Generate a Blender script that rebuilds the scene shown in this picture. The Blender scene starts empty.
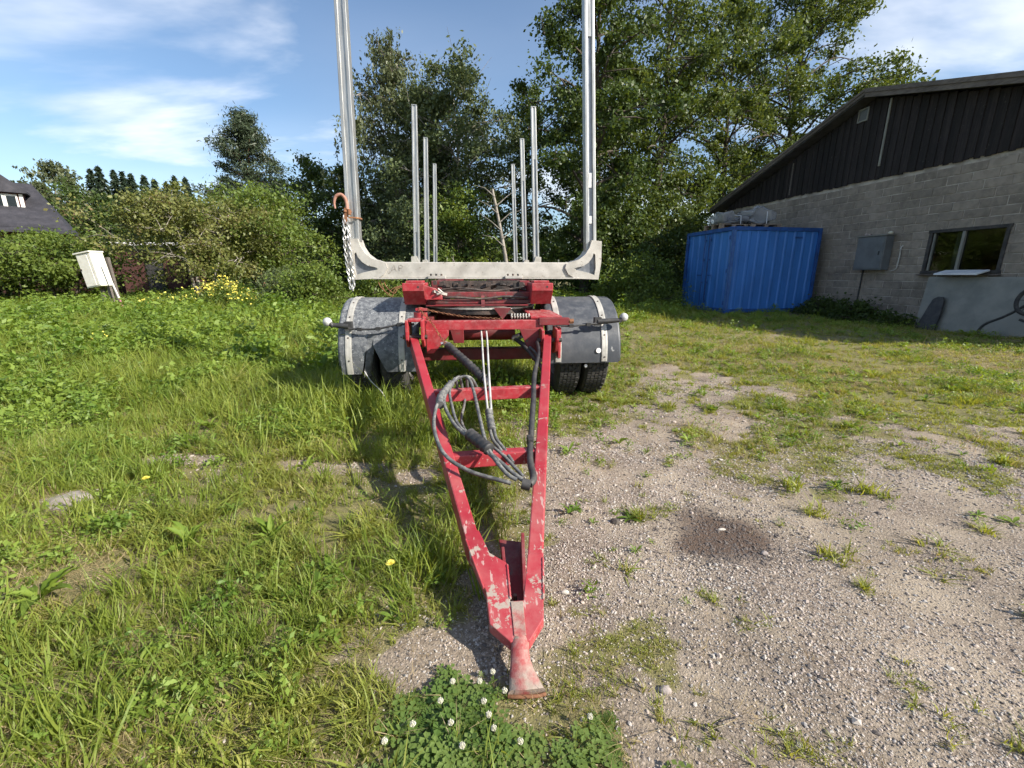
import bpy, math, random
import numpy as np
from mathutils import Vector, Matrix, noise as mnoise

R = math.radians
rng = np.random.default_rng(7)
random.seed(7)
scene = bpy.context.scene
col = scene.collection

# ------------------------------------------------------------------ camera
cam_d = bpy.data.cameras.new('camera')
cam_d.sensor_width = 36.0
cam_d.lens = 430.0 / 1024.0 * 36.0
cam_d.clip_start = 0.02
cam_d.clip_end = 2000.0
cam = bpy.data.objects.new('camera', cam_d)
cam.location = (0, 0, 1.13)
cam.rotation_euler = (R(90 - 14.224), 0, 0)
col.objects.link(cam)
scene.camera = cam

# ------------------------------------------------------------------ sun, sky, exposure
SUN = Vector((1.42, -0.68, 1.0)).normalized()
SUN_EL = math.asin(SUN.z)
sun_d = bpy.data.lights.new('sun', 'SUN')
sun_d.energy = 5.0
sun_d.angle = R(0.53)
sun_d.color = (1.0, 0.93, 0.82)
sun = bpy.data.objects.new('sun', sun_d)
sun.rotation_euler = SUN.to_track_quat('Z', 'Y').to_euler()
sun.location = (30, -17, 30)
col.objects.link(sun)

world = bpy.data.worlds.new('World')
scene.world = world
world.use_nodes = True
wn = world.node_tree
wn.nodes.clear()


class NB:
    """small node-graph helper"""
    def __init__(self, tree):
        self.t = tree
    def n(self, typ, **kw):
        nd = self.t.nodes.new(typ)
        for k, v in kw.items():
            if k.startswith('i_'):
                key = k[2:]
                key = int(key) if key.isdigit() else key
                nd.inputs[key].default_value = v
            else:
                setattr(nd, k, v)
        return nd
    def l(self, a, b):
        self.t.links.new(a, b)
    def math(self, op, a, b=None, c=None, clamp=False):
        nd = self.n('ShaderNodeMath', operation=op, use_clamp=clamp)
        for i, v in enumerate((a, b, c)):
            if v is None:
                continue
            if isinstance(v, (int, float)):
                nd.inputs[i].default_value = v
            else:
                self.l(v, nd.inputs[i])
        return nd.outputs[0]
    def mix(self, f, a, b, blend='MIX'):
        nd = self.n('ShaderNodeMix', data_type='RGBA', blend_type=blend)
        for i, v in ((0, f), (6, a), (7, b)):
            if isinstance(v, (int, float)):
                nd.inputs[i].default_value = v
            elif isinstance(v, tuple):
                nd.inputs[i].default_value = (v[0], v[1], v[2], 1.0)
            else:
                self.l(v, nd.inputs[i])
        return nd.outputs[2]
    def noise(self, vec, scale, detail=4.0, rough=0.55, dist=0.0):
        nd = self.n('ShaderNodeTexNoise')
        nd.inputs['Scale'].default_value = scale
        nd.inputs['Detail'].default_value = detail
        nd.inputs['Roughness'].default_value = rough
        nd.inputs['Distortion'].default_value = dist
        if vec is not None:
            self.l(vec, nd.inputs['Vector'])
        return nd.outputs['Fac']
    def ramp(self, f, lo, hi):
        nd = self.n('ShaderNodeMapRange', interpolation_type='SMOOTHSTEP')
        nd.inputs['From Min'].default_value = lo
        nd.inputs['From Max'].default_value = hi
        self.l(f, nd.inputs['Value'])
        return nd.outputs['Result']


W = NB(wn)
sky = W.n('ShaderNodeTexSky', sky_type='NISHITA')
sky.sun_disc = False
sky.sun_elevation = SUN_EL
sky.sun_rotation = math.atan2(SUN.x, SUN.y)
sky.air_density = 1.15
sky.dust_density = 0.35
sky.ozone_density = 4.0
tc = W.n('ShaderNodeTexCoord')
sep = W.n('ShaderNodeSeparateXYZ')
W.l(tc.outputs['Generated'], sep.inputs[0])
den = W.math('ADD', W.math('MAXIMUM', sep.outputs[2], 0.0), 0.16)
cu = W.math('DIVIDE', sep.outputs[0], den)
cv = W.math('DIVIDE', sep.outputs[1], den)
cmb = W.n('ShaderNodeCombineXYZ')
W.l(cu, cmb.inputs[0]); W.l(cv, cmb.inputs[1])
cmap = W.n('ShaderNodeMapping')
cmap.inputs['Location'].default_value = (0.42, 4.34, 0.0)
cmap.inputs['Rotation'].default_value = (0, 0, R(25))
cmap.inputs['Scale'].default_value = (0.62, 0.95, 1.0)
W.l(cmb.outputs[0], cmap.inputs['Vector'])
cl1 = W.noise(cmap.outputs[0], 1.0, 7.0, 0.52, 0.35)
cmask = W.ramp(cl1, 0.50, 0.655)
cl2 = W.noise(cmap.outputs[0], 0.42, 3.0, 0.5, 0.2)
veil = W.math('MULTIPLY', W.ramp(cl2, 0.36, 0.72), 0.20)
cover = W.math('MAXIMUM', W.math('MULTIPLY', cmask, 0.66), veil)
cshade = W.mix(W.ramp(W.noise(cmap.outputs[0], 1.7, 4.0), 0.35, 0.7), (6.4, 6.8, 7.5), (10.4, 10.3, 10.2))
skyc = W.mix(cover, sky.outputs[0], cshade)
bg = W.n('ShaderNodeBackground')
bg.inputs['Strength'].default_value = 0.085
W.l(skyc, bg.inputs['Color'])
wo = W.n('ShaderNodeOutputWorld')
W.l(bg.outputs[0], wo.inputs[0])

vs = scene.view_settings
vs.view_transform = 'Standard'
vs.look = 'None'
vs.exposure = 0.98
vs.gamma = 1.0
vs.use_curve_mapping = False
world.cycles.sampling_method = 'MANUAL'
world.cycles.sample_map_resolution = 512
scene.cycles.max_bounces = 4
scene.cycles.diffuse_bounces = 2
scene.cycles.glossy_bounces = 2
scene.cycles.transmission_bounces = 3
scene.cycles.transparent_max_bounces = 6
scene.cycles.use_adaptive_sampling = True
scene.cycles.adaptive_threshold = 0.03
scene.cycles.use_denoising = True

# ------------------------------------------------------------------ tagging / linking
def tag(o, label=None, cat=None, group=None, kind=None):
    if label: o['label'] = label
    if cat: o['category'] = cat
    if group: o['group'] = group
    if kind: o['kind'] = kind
    return o

def link(o, parent=None):
    col.objects.link(o)
    if parent is not None:
        o.parent = parent
    return o

def empty(name, loc=(0, 0, 0), rz=0.0):
    o = bpy.data.objects.new(name, None)
    o.empty_display_size = 0.2
    o.location = loc
    o.rotation_euler = (0, 0, rz)
    return link(o)

# ------------------------------------------------------------------ materials
MATS = {}
def new_mat(name):
    m = bpy.data.materials.new(name)
    m.use_nodes = True
    m.node_tree.nodes.clear()
    b = NB(m.node_tree)
    out = b.n('ShaderNodeOutputMaterial')
    p = b.n('ShaderNodeBsdfPrincipled')
    b.l(p.outputs[0], out.inputs[0])
    MATS[name] = m
    return m, b, p, out

def surf(name, c1, c2=None, scale=6.0, lo=0.4, hi=0.65, rough=0.6, metal=0.0, dust=None, dust_amt=0.0, chips=None, chip_lo=0.66, chip_scale=18.0,
         bump=0.0, bump_scale=60.0, rand=0.0, spec=0.5, streak=None, rough2=None, dust_scale=9.0):
    """worn surface: two tones, dust gathered on top faces, chips, fine relief"""
    m, b, p, out = new_mat(name)
    t = b.n('ShaderNodeNewGeometry').outputs['Position'] if rand else b.n('ShaderNodeTexCoord').outputs['Object']
    if streak:
        mp = b.n('ShaderNodeMapping')
        mp.inputs['Scale'].default_value = streak
        b.l(t, mp.inputs['Vector'])
        tv = mp.outputs[0]
    else:
        tv = t
    c = b.mix(b.ramp(b.noise(tv, scale, 5.0, 0.6), lo, hi), c1, c2 or c1)
    if rand:
        c = b.mix(1.0, c, b.mix(b.ramp(b.noise(t, 0.9, 5.0, 0.65), 0.32, 0.72), (0.78, 0.77, 0.76), (1.14, 1.12, 1.10)), 'MULTIPLY')
        oi = b.n('ShaderNodeObjectInfo').outputs['Random']
        hsv = b.n('ShaderNodeHueSaturation')
        hsv.inputs['Saturation'].default_value = 1.0
        b.l(b.math('ADD', b.math('MULTIPLY', oi, rand), 1.0 - rand / 2), hsv.inputs['Value'])
        b.l(c, hsv.inputs['Color'])
        c = hsv.outputs[0]
    if chips:
        f = b.ramp(b.noise(t, chip_scale, 6.0, 0.7), chip_lo, chip_lo + 0.04)
        c = b.mix(f, c, chips)
    if dust:
        g = b.n('ShaderNodeNewGeometry')
        sp = b.n('ShaderNodeSeparateXYZ')
        b.l(g.outputs['Normal'], sp.inputs[0])
        up = b.ramp(sp.outputs[2], -0.2, 0.9)
        dn = b.ramp(b.noise(t, dust_scale, 6.0, 0.75), 0.38, 0.72)
        c = b.mix(b.math('MULTIPLY', b.math('MULTIPLY', b.math('ADD', up, 0.35), dn), dust_amt, clamp=True), c, dust)
    b.l(c, p.inputs['Base Color'])
    rr = b.n('ShaderNodeMapRange')
    rr.inputs['To Min'].default_value = rough if rough2 is None else rough2
    rr.inputs['To Max'].default_value = min(1.0, rough + 0.15)
    b.l(b.noise(t, scale * 2.3, 4.0), rr.inputs['Value'])
    b.l(rr.outputs[0], p.inputs['Roughness'])
    p.inputs['Metallic'].default_value = metal
    p.inputs['Specular IOR Level'].default_value = spec
    if bump:
        bn = b.n('ShaderNodeBump')
        bn.inputs['Strength'].default_value = bump
        bn.inputs['Distance'].default_value = 0.01
        b.l(b.noise(t, bump_scale, 6.0, 0.65), bn.inputs['Height'])
        b.l(bn.outputs[0], p.inputs['Normal'])
    return m

def foliage(name, dark, light, hue=0.03, transl=0.35, rough=0.5, inst=False, third=None, spec=0.35):
    """leaf: colour varies by leaf (attribute var) or by instance, some light goes through"""
    m, b, p, out = new_mat(name)
    if inst:
        v = b.n('ShaderNodeObjectInfo').outputs['Random']
        pos = b.n('ShaderNodeNewGeometry').outputs['Position']
        v = b.math('ADD', b.math('MULTIPLY', v, 0.6), b.math('MULTIPLY', b.ramp(b.noise(pos, 1.1, 3.0), 0.3, 0.7), 0.4))
    else:
        v = b.n('ShaderNodeAttribute', attribute_name='var').outputs['Fac']
    c = b.mix(v, dark, light)
    if third:
        c = b.mix(b.ramp(v, 0.80, 0.97), c, third)
    b.l(c, p.inputs['Base Color'])
    p.inputs['Roughness'].default_value = rough
    p.inputs['Specular IOR Level'].default_value = spec
    tr = b.n('ShaderNodeBsdfTranslucent')
    hs = b.n('ShaderNodeHueSaturation')
    hs.inputs['Hue'].default_value = 0.5 - hue
    hs.inputs['Saturation'].default_value = 1.15
    hs.inputs['Value'].default_value = 1.5
    b.l(c, hs.inputs['Color'])
    b.l(hs.outputs[0], tr.inputs['Color'])
    ms = b.n('ShaderNodeMixShader')
    ms.inputs[0].default_value = transl
    b.l(p.outputs[0], ms.inputs[1]); b.l(tr.outputs[0], ms.inputs[2])
    b.l(ms.outputs[0], out.inputs[0])
    return m

red = surf('red_paint', (0.33, 0.015, 0.025), (0.23, 0.012, 0.018), 9.0, rough=0.42, dust=(0.44, 0.25, 0.23), dust_amt=0.62, dust_scale=26.0, chips=(0.12, 0.07, 0.055), chip_lo=0.645, chip_scale=34, bump=0.12, bump_scale=60)
red_grimy = surf('grimy_red_paint', (0.20, 0.012, 0.018), (0.075, 0.018, 0.018), 8.0, 0.35, 0.6, rough=0.5, dust=(0.30, 0.19, 0.17), dust_amt=0.5, dust_scale=22.0, chips=(0.04, 0.03, 0.028), chip_lo=0.57, chip_scale=22, bump=0.2, bump_scale=50)
red_worn, b, p, _o = new_mat('worn_red_paint')
t = b.n('ShaderNodeTexCoord').outputs['Object']
sxyz = b.n('ShaderNodeSeparateXYZ'); b.l(t, sxyz.inputs[0])
tip = b.ramp(b.math('MULTIPLY', sxyz.outputs[1], -1.0), 0.9, 3.0)          # the low end is scraped and sun-bleached most
c = b.mix(b.ramp(b.noise(t, 2.6, 4.0, 0.6), 0.35, 0.7), (0.33, 0.022, 0.034), (0.26, 0.016, 0.026))
c = b.mix(b.math('MULTIPLY', b.ramp(b.noise(t, 7.0, 6.0, 0.65), 0.36, 0.72), b.math('ADD', b.math('MULTIPLY', tip, 0.40), 0.20)), c, (0.40, 0.14, 0.13))
mp = b.n('ShaderNodeMapping'); mp.inputs['Scale'].default_value = (55, 7, 55); mp.inputs['Rotation'].default_value = (0, 0, R(9)); b.l(t, mp.inputs['Vector'])
c = b.mix(b.math('MULTIPLY', b.ramp(b.math('ADD', b.noise(mp.outputs[0], 1.0, 5.0, 0.6), b.math('MULTIPLY', tip, 0.07)), 0.66, 0.70), 0.8), c, (0.42, 0.30, 0.27))
wr_ = b.math('ADD', b.noise(t, 13.0, 8.0, 0.72), b.math('MULTIPLY', tip, 0.085))
c = b.mix(b.ramp(wr_, 0.655, 0.69), c, (0.33, 0.27, 0.225))
c = b.mix(b.ramp(b.noise(t, 31.0, 6.0, 0.7), 0.665, 0.70), c, (0.10, 0.06, 0.045))
b.l(c, p.inputs['Base Color'])
p.inputs['Roughness'].default_value = 0.45
bn = b.n('ShaderNodeBump'); bn.inputs['Strength'].default_value = 0.25; bn.inputs['Distance'].default_value = 0.004
b.l(b.noise(t, 24.0, 6.0, 0.7), bn.inputs['Height']); b.l(bn.outputs[0], p.inputs['Normal'])
tongue_m = surf('worn_tongue', (0.31, 0.05, 0.05), (0.28, 0.22, 0.18), 11.0, 0.38, 0.60, rough=0.6, metal=0.1, dust=(0.38, 0.31, 0.26), dust_amt=0.4, dust_scale=40.0, chips=(0.22, 0.15, 0.11), chip_lo=0.62, chip_scale=30, bump=0.25, bump_scale=80)
dark_red = surf('dark_red_paint', (0.17, 0.008, 0.014), (0.10, 0.012, 0.014), 5.0, rough=0.5, dust=(0.25, 0.15, 0.13), dust_amt=0.35, chips=(0.06, 0.04, 0.035), chip_lo=0.62)
grime = surf('greasy_steel', (0.035, 0.03, 0.028), (0.09, 0.06, 0.05), 9.0, rough=0.5, metal=0.3, dust=(0.2, 0.16, 0.13), dust_amt=0.5, bump=0.3)
bolster_alu = surf('dusty_aluminium', (0.50, 0.475, 0.43), (0.35, 0.33, 0.295), 7.0, 0.35, 0.7, rough=0.5, metal=0.25, chips=(0.22, 0.19, 0.155), chip_lo=0.62, chip_scale=30, bump=0.12, bump_scale=90)
alu = surf('brushed_aluminium', (0.47, 0.47, 0.455), (0.33, 0.33, 0.32), 7.0, rough=0.36, metal=0.7, streak=(6, 6, 0.5), bump=0.05)
alu_recess = surf('shaded_recess_aluminium', (0.16, 0.17, 0.19), (0.26, 0.27, 0.29), 12.0, rough=0.4, metal=0.6)  # shading of the bracket recess put into a darker aluminium
groove = surf('stake_groove', (0.30, 0.32, 0.35), (0.22, 0.235, 0.26), 8.0, rough=0.45, metal=0.5)  # darker metal so the groove's shade is in its colour
guard = surf('grey_plastic', (0.040, 0.045, 0.054), (0.055, 0.060, 0.068), 5.0, rough=0.38, dust=(0.20, 0.20, 0.20), dust_amt=0.32, dust_scale=12.0, chips=(0.26, 0.26, 0.26), chip_lo=0.69, chip_scale=13, bump=0.06)
guard_old = surf('scuffed_grey_plastic', (0.048, 0.053, 0.062), (0.095, 0.10, 0.11), 22.0, 0.35, 0.62, rough=0.5, dust=(0.30, 0.31, 0.31), dust_amt=0.6, dust_scale=30.0, chips=(0.27, 0.28, 0.29), chip_lo=0.60, chip_scale=42, bump=0.25)
strap_m = surf('strap_aluminium', (0.44, 0.425, 0.385), (0.32, 0.305, 0.275), 12.0, rough=0.45, metal=0.2, chips=(0.3, 0.27, 0.24), chip_lo=0.68)
rubber = surf('tyre_rubber', (0.022, 0.022, 0.022), (0.04, 0.038, 0.035), 14.0, rough=0.75, dust=(0.16, 0.14, 0.12), dust_amt=0.35, bump=0.2, bump_scale=80)
black = surf('black_plastic', (0.018, 0.018, 0.02), (0.03, 0.03, 0.03), 8.0, rough=0.5, dust=(0.12, 0.11, 0.10), dust_amt=0.4)
hose_m = surf('grey_hose', (0.085, 0.088, 0.09), (0.05, 0.05, 0.052), 12.0, rough=0.45, dust=(0.30, 0.29, 0.26), dust_amt=0.6, dust_scale=30.0)
steel = surf('bare_steel', (0.55, 0.55, 0.54), (0.4, 0.39, 0.37), 12.0, rough=0.35, metal=0.8)
white_pipe = surf('white_pipe', (0.46, 0.45, 0.43), (0.30, 0.29, 0.27), 12.0, rough=0.5)
rust = surf('rusty_steel', (0.22, 0.10, 0.05), (0.14, 0.06, 0.03), 14.0, rough=0.8, metal=0.2, chips=(0.38, 0.2, 0.09), chip_lo=0.6, bump=0.3)
orange = surf('faded_orange_paint', (0.36, 0.19, 0.14), (0.26, 0.12, 0.08), 14.0, rough=0.6, chips=(0.25, 0.1, 0.05), chip_lo=0.62)
lens_white = surf('lamp_lens', (0.46, 0.46, 0.45), (0.36, 0.36, 0.35), 20.0, rough=0.2)
letter_m = surf('faded_letter', (0.20, 0.18, 0.16), (0.42, 0.39, 0.34), 40.0, rough=0.7)
sticker = surf('white_sticker', (0.75, 0.75, 0.73), (0.6, 0.6, 0.6), 30.0, rough=0.5)

blue = surf('blue_paint', (0.040, 0.180, 0.52), (0.031, 0.145, 0.43), 2.2, rough=0.45, chips=(0.03, 0.08, 0.18), chip_lo=0.70, chip_scale=9, bump=0.04, streak=(1, 1, 0.35))
blue_dark = surf('blue_frame_paint', (0.016, 0.085, 0.30), (0.010, 0.05, 0.18), 4.0, rough=0.45, chips=(0.10, 0.06, 0.05), chip_lo=0.68)
block_m = surf('concrete_block', (0.285, 0.250, 0.212), (0.225, 0.197, 0.168), 7.0, rough=0.92, chips=(0.34, 0.30, 0.26), chip_lo=0.62, chip_scale=16, bump=0.8, bump_scale=70, rand=0.26, spec=0.2)
mortar = surf('mortar', (0.47, 0.425, 0.37), (0.27, 0.24, 0.21), 3.0, rough=0.95, bump=0.8, bump_scale=45, spec=0.2)
tar = surf('tarred_plank', (0.013, 0.010, 0.011), (0.024, 0.019, 0.018), 6.0, rough=0.8, chips=(0.055, 0.047, 0.043), chip_lo=0.63, chip_scale=16, bump=0.4, bump_scale=30, streak=(8, 8, 0.4), rand=0.9)
grey_wood = surf('weathered_wood', (0.16, 0.14, 0.125), (0.10, 0.085, 0.075), 6.0, rough=0.85, bump=0.5, bump_scale=30, streak=(6, 0.4, 6), rand=0.25)
pale_wood = surf('pallet_wood', (0.34, 0.27, 0.20), (0.24, 0.18, 0.13), 7.0, rough=0.85, bump=0.4, streak=(5, 0.6, 5), rand=0.3)
roof_felt = surf('roofing_felt', (0.07, 0.07, 0.072), (0.05, 0.048, 0.047), 5.0, rough=0.9, bump=0.4)
cabinet_m = surf('grey_enamel', (0.13, 0.142, 0.15), (0.10, 0.108, 0.112), 3.0, rough=0.5, chips=(0.2, 0.14, 0.1), chip_lo=0.7)
galv = surf('galvanised_plate', (0.25, 0.245, 0.215), (0.18, 0.18, 0.16), 2.5, 0.35, 0.7, rough=0.55, metal=0.35, chips=(0.30, 0.13, 0.06), chip_lo=0.715, chip_scale=7, bump=0.06)
white_board = surf('white_board', (0.72, 0.73, 0.74), (0.6, 0.61, 0.62), 3.0, rough=0.6)
frame_m = surf('dark_window_frame', (0.028, 0.026, 0.026), (0.06, 0.055, 0.05), 9.0, rough=0.7, chips=(0.28, 0.27, 0.25), chip_lo=0.66, chip_scale=20)
stone_m = surf('field_stone', (0.36, 0.31, 0.28), (0.26, 0.22, 0.20), 8.0, rough=0.9, bump=0.6, bump_scale=30)
pale_stone = surf('pale_stone', (0.52, 0.48, 0.42), (0.42, 0.38, 0.33), 30.0, rough=0.9)
clod_m = surf('dark_clod', (0.06, 0.05, 0.045), (0.10, 0.085, 0.07), 20.0, rough=0.95, bump=0.6)
slate = surf('dark_roof_tile', (0.026, 0.026, 0.034), (0.038, 0.037, 0.046), 3.0, rough=0.75, bump=0.2, rand=0.3)
house_red = surf('red_house_boards', (0.085, 0.032, 0.026), (0.065, 0.026, 0.022), 5.0, rough=0.85)
white_paint = surf('white_paint', (0.74, 0.72, 0.68), (0.62, 0.59, 0.55), 5.0, rough=0.6)
cream = surf('cream_paint', (0.74, 0.71, 0.63), (0.66, 0.62, 0.53), 4.0, rough=0.6, chips=(0.55, 0.50, 0.42), chip_lo=0.66, chip_scale=9)
pink = surf('pink_paint', (0.45, 0.16, 0.24), (0.36, 0.12, 0.18), 6.0, rough=0.5)
bark = surf('bark', (0.085, 0.066, 0.052), (0.05, 0.04, 0.032), 5.0, rough=0.95, bump=0.8, bump_scale=14, streak=(3, 3, 0.6))
bark_pale = surf('pale_bark', (0.30, 0.27, 0.23), (0.16, 0.14, 0.12), 4.0, rough=0.95, bump=0.6, bump_scale=14, streak=(3, 3, 0.8))
bark_pine = surf('pine_bark', (0.16, 0.085, 0.05), (0.09, 0.055, 0.04), 4.0, rough=0.95, bump=0.6, bump_scale=10)
yellow_m = surf('yellow_petal', (0.78, 0.68, 0.12), (0.72, 0.60, 0.09), 30.0, rough=0.6)
white_petal = surf('white_petal', (0.62, 0.60, 0.50), (0.50, 0.48, 0.36), 60.0, rough=0.7)
wrap_m, _b, _p, _o = new_mat('plastic_wrap')
_p.inputs['Base Color'].default_value = (0.42, 0.43, 0.44, 1)
_p.inputs['Roughness'].default_value = 0.22
_p.inputs['Alpha'].default_value = 0.5
_bn = _b.n('ShaderNodeBump'); _bn.inputs['Strength'].default_value = 0.9; _bn.inputs['Distance'].default_value = 0.03
_b.l(_b.noise(_b.n('ShaderNodeTexCoord').outputs['Object'], 11.0, 5.0, 0.6, 1.5), _bn.inputs['Height'])
_b.l(_bn.outputs[0], _p.inputs['Normal'])
glass_m, _b, _p, _o = new_mat('window_glass')
_t = _b.n('ShaderNodeBsdfTransparent'); _t.inputs[0].default_value = (0.42, 0.46, 0.46, 1)
_g = _b.n('ShaderNodeBsdfGlossy'); _g.inputs['Roughness'].default_value = 0.03; _g.inputs['Color'].default_value = (0.9, 0.9, 0.9, 1)
_f = _b.n('ShaderNodeFresnel'); _f.inputs[0].default_value = 1.55
_ms = _b.n('ShaderNodeMixShader')
_b.l(_f.outputs[0], _ms.inputs[0]); _b.l(_t.outputs[0], _ms.inputs[1]); _b.l(_g.outputs[0], _ms.inputs[2]); _b.l(_ms.outputs[0], _o.inputs[0])

lf_oak = foliage('leaf_dark_green', (0.022, 0.045, 0.010), (0.085, 0.125, 0.026), transl=0.3)
lf_ash = foliage('leaf_mid_green', (0.028, 0.055, 0.012), (0.120, 0.160, 0.036), transl=0.32)
lf_birch = foliage('leaf_birch', (0.055, 0.072, 0.032), (0.13, 0.15, 0.068), transl=0.25)
lf_grey = foliage('leaf_grey_green', (0.058, 0.084, 0.034), (0.14, 0.175, 0.068), transl=0.3)
lf_apple = foliage('leaf_apple', (0.09, 0.12, 0.026), (0.22, 0.22, 0.070), transl=0.35, third=(0.23, 0.16, 0.09))
lf_bush = foliage('leaf_bush', (0.065, 0.115, 0.018), (0.17, 0.22, 0.046), transl=0.35)
lf_pine = foliage('pine_needles', (0.030, 0.045, 0.022), (0.062, 0.085, 0.042), transl=0.1)
lf_spruce = foliage('spruce_needles', (0.016, 0.030, 0.016), (0.035, 0.055, 0.028), transl=0.08)
lf_weed = foliage('weed_leaf', (0.09, 0.170, 0.022), (0.24, 0.32, 0.060), transl=0.4, inst=True)
lf_dock = foliage('dock_leaf', (0.12, 0.20, 0.028), (0.24, 0.31, 0.055), transl=0.4, inst=True, rough=0.6, spec=0.2)
lf_clover = foliage('clover_leaf', (0.085, 0.155, 0.030), (0.19, 0.25, 0.065), transl=0.35, inst=True)
gr_short = foliage('short_grass_blade', (0.13, 0.188, 0.028), (0.335, 0.34, 0.078), transl=0.42, inst=True, third=(0.36, 0.30, 0.15))
gr_tall = foliage('tall_grass_blade', (0.115, 0.187, 0.026), (0.285, 0.33, 0.068), transl=0.45, inst=True)
gr_dry = foliage('dry_grass_blade', (0.26, 0.20, 0.10), (0.42, 0.34, 0.19), transl=0.3, inst=True)

# ------------------------------------------------------------------ mesh builder
class MB:
    def __init__(self):
        self.v = []; self.f = []
    def add(self, vs_, fs_):
        o = len(self.v)
        self.v += [tuple(p) for p in vs_]
        self.f += [tuple(i + o for i in q) for q in fs_]
        return self
    def box(self, c, s, rot=None):
        x, y, z = (q / 2 for q in s)
        P = [Vector((a * x, b_ * y, d * z)) for d in (-1, 1) for b_ in (-1, 1) for a in (-1, 1)]
        if rot is not None:
            P = [rot @ p for p in P]
        c = Vector(c)
        return self.add([p + c for p in P], [(0, 2, 3, 1), (4, 5, 7, 6), (0, 1, 5, 4), (2, 6, 7, 3), (0, 4, 6, 2), (1, 3, 7, 5)])
    def beam(self, p0, p1, w, h, up=(0, 0, 1), w1=None, h1=None):
        p0 = Vector(p0); p1 = Vector(p1)
        d = (p1 - p0).normalized()
        s = d.cross(Vector(up)).normalized(); u = s.cross(d)
        w1 = w if w1 is None else w1; h1 = h if h1 is None else h1
        V = []
        for p, ww, hh in ((p0, w, h), (p1, w1, h1)):
            for a, b_ in ((-1, -1), (1, -1), (1, 1), (-1, 1)):
                V.append(p + s * (a * ww / 2) + u * (b_ * hh / 2))
        return self.add(V, [(0, 1, 2, 3), (7, 6, 5, 4), (0, 4, 5, 1), (1, 5, 6, 2), (2, 6, 7, 3), (3, 7, 4, 0)])
    def prism(self, poly, fn):
        """poly: list of 2-D points; fn(u, v, t) -> 3-D for t in (0, 1)"""
        n = len(poly)
        V = [fn(u, v, 0) for u, v in poly] + [fn(u, v, 1) for u, v in poly]
        F = [tuple(range(n))[::-1], tuple(range(n, 2 * n))] + [(i, (i + 1) % n, (i + 1) % n + n, i + n) for i in range(n)]
        return self.add(V, F)
    def tube(self, pts, r, segs=8, closed=False):
        pts = [Vector(p) for p in pts]
        n = len(pts)
        rs = r if isinstance(r, (list, tuple)) else [r] * n
        V = []; F = []
        prev = None
        for i, p in enumerate(pts):
            if closed:
                d = pts[(i + 1) % n] - pts[i - 1]
            else:
                d = pts[min(i + 1, n - 1)] - pts[max(i - 1, 0)]
            d.normalize()
            if prev is None:
                a = Vector((0, 0, 1)) if abs(d.z) < 0.9 else Vector((1, 0, 0))
                s = d.cross(a).normalized()
            else:
                s = (prev - d * prev.dot(d)).normalized()
            prev = s
            u = d.cross(s)
            for k in range(segs):
                an = 2 * math.pi * k / segs
                V.append(p + s * (math.cos(an) * rs[i]) + u * (math.sin(an) * rs[i]))
        m = n if closed else n - 1
        for i in range(m):
            j = (i + 1) % n
            for k in range(segs):
                k2 = (k + 1) % segs
                F.append((i * segs + k, i * segs + k2, j * segs + k2, j * segs + k))
        if not closed:
            F.append(tuple(range(segs))[::-1])
            F.append(tuple((n - 1) * segs + k for k in range(segs)))
        return self.add(V, F)
    def lathe(self, prof, fn, segs=32, closed=True):
        """prof: (radius, axial) ring profile; fn(axial, r*cos, r*sin) -> 3-D"""
        n = len(prof)
        V = []
        for k in range(segs):
            a = 2 * math.pi * k / segs
            for r, ax in prof:
                V.append(fn(ax, r * math.cos(a), r * math.sin(a)))
        F = []
        m = n if closed else n - 1
        for k in range(segs):
            k2 = (k + 1) % segs
            for i in range(m):
                j = (i + 1) % n
                F.append((k * n + i, k * n + j, k2 * n + j, k2 * n + i))
        return self.add(V, F)
    def grid(self, P, close_back=None):
        """P[i][j] grid of points; close_back: offset vector or function for thickness"""
        ni, nj = len(P), len(P[0])
        o = len(self.v)
        V = [p for row in P for p in row]
        F = [(i * nj + j, i * nj + j + 1, (i + 1) * nj + j + 1, (i + 1) * nj + j) for i in range(ni - 1) for j in range(nj - 1)]
        if close_back is not None:
            n = ni * nj
            V = V + [close_back(Vector(p), i, j) for i, row in enumerate(P) for j, p in enumerate(row)]
            F += [tuple(q + n for q in f[::-1]) for f in F[:]]
            ring = [(0, j) for j in range(nj)] + [(i, nj - 1) for i in range(1, ni)] + [(ni - 1, j) for j in range(nj - 2, -1, -1)] + [(i, 0) for i in range(ni - 2, 0, -1)]
            ids = [i * nj + j for i, j in ring]
            for a, b_ in zip(ids, ids[1:] + ids[:1]):
                F.append((b_, a, a + n, b_ + n))
        return self.add(V, F)
    def mesh(self, name, mat, smooth=None):
        me = bpy.data.meshes.new(name)
        me.from_pydata([tuple(p) for p in self.v], [], self.f)
        me.validate()
        if mat: me.materials.append(mat)
        if smooth is not None:
            me.polygons.foreach_set('use_smooth', [True] * len(me.polygons))
            me.set_sharp_from_angle(angle=R(smooth))
        me.update()
        return me
    def build(self, name, mat, parent=None, bevel=0.0, smooth=None, segs=2):
        o = bpy.data.objects.new(name, self.mesh(name, mat, smooth))
        link(o, parent)
        if bevel:
            md = o.modifiers.new('bevel', 'BEVEL')
            md.width = bevel; md.segments = segs; md.limit_method = 'ANGLE'; md.angle_limit = R(40)
        return o

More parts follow.
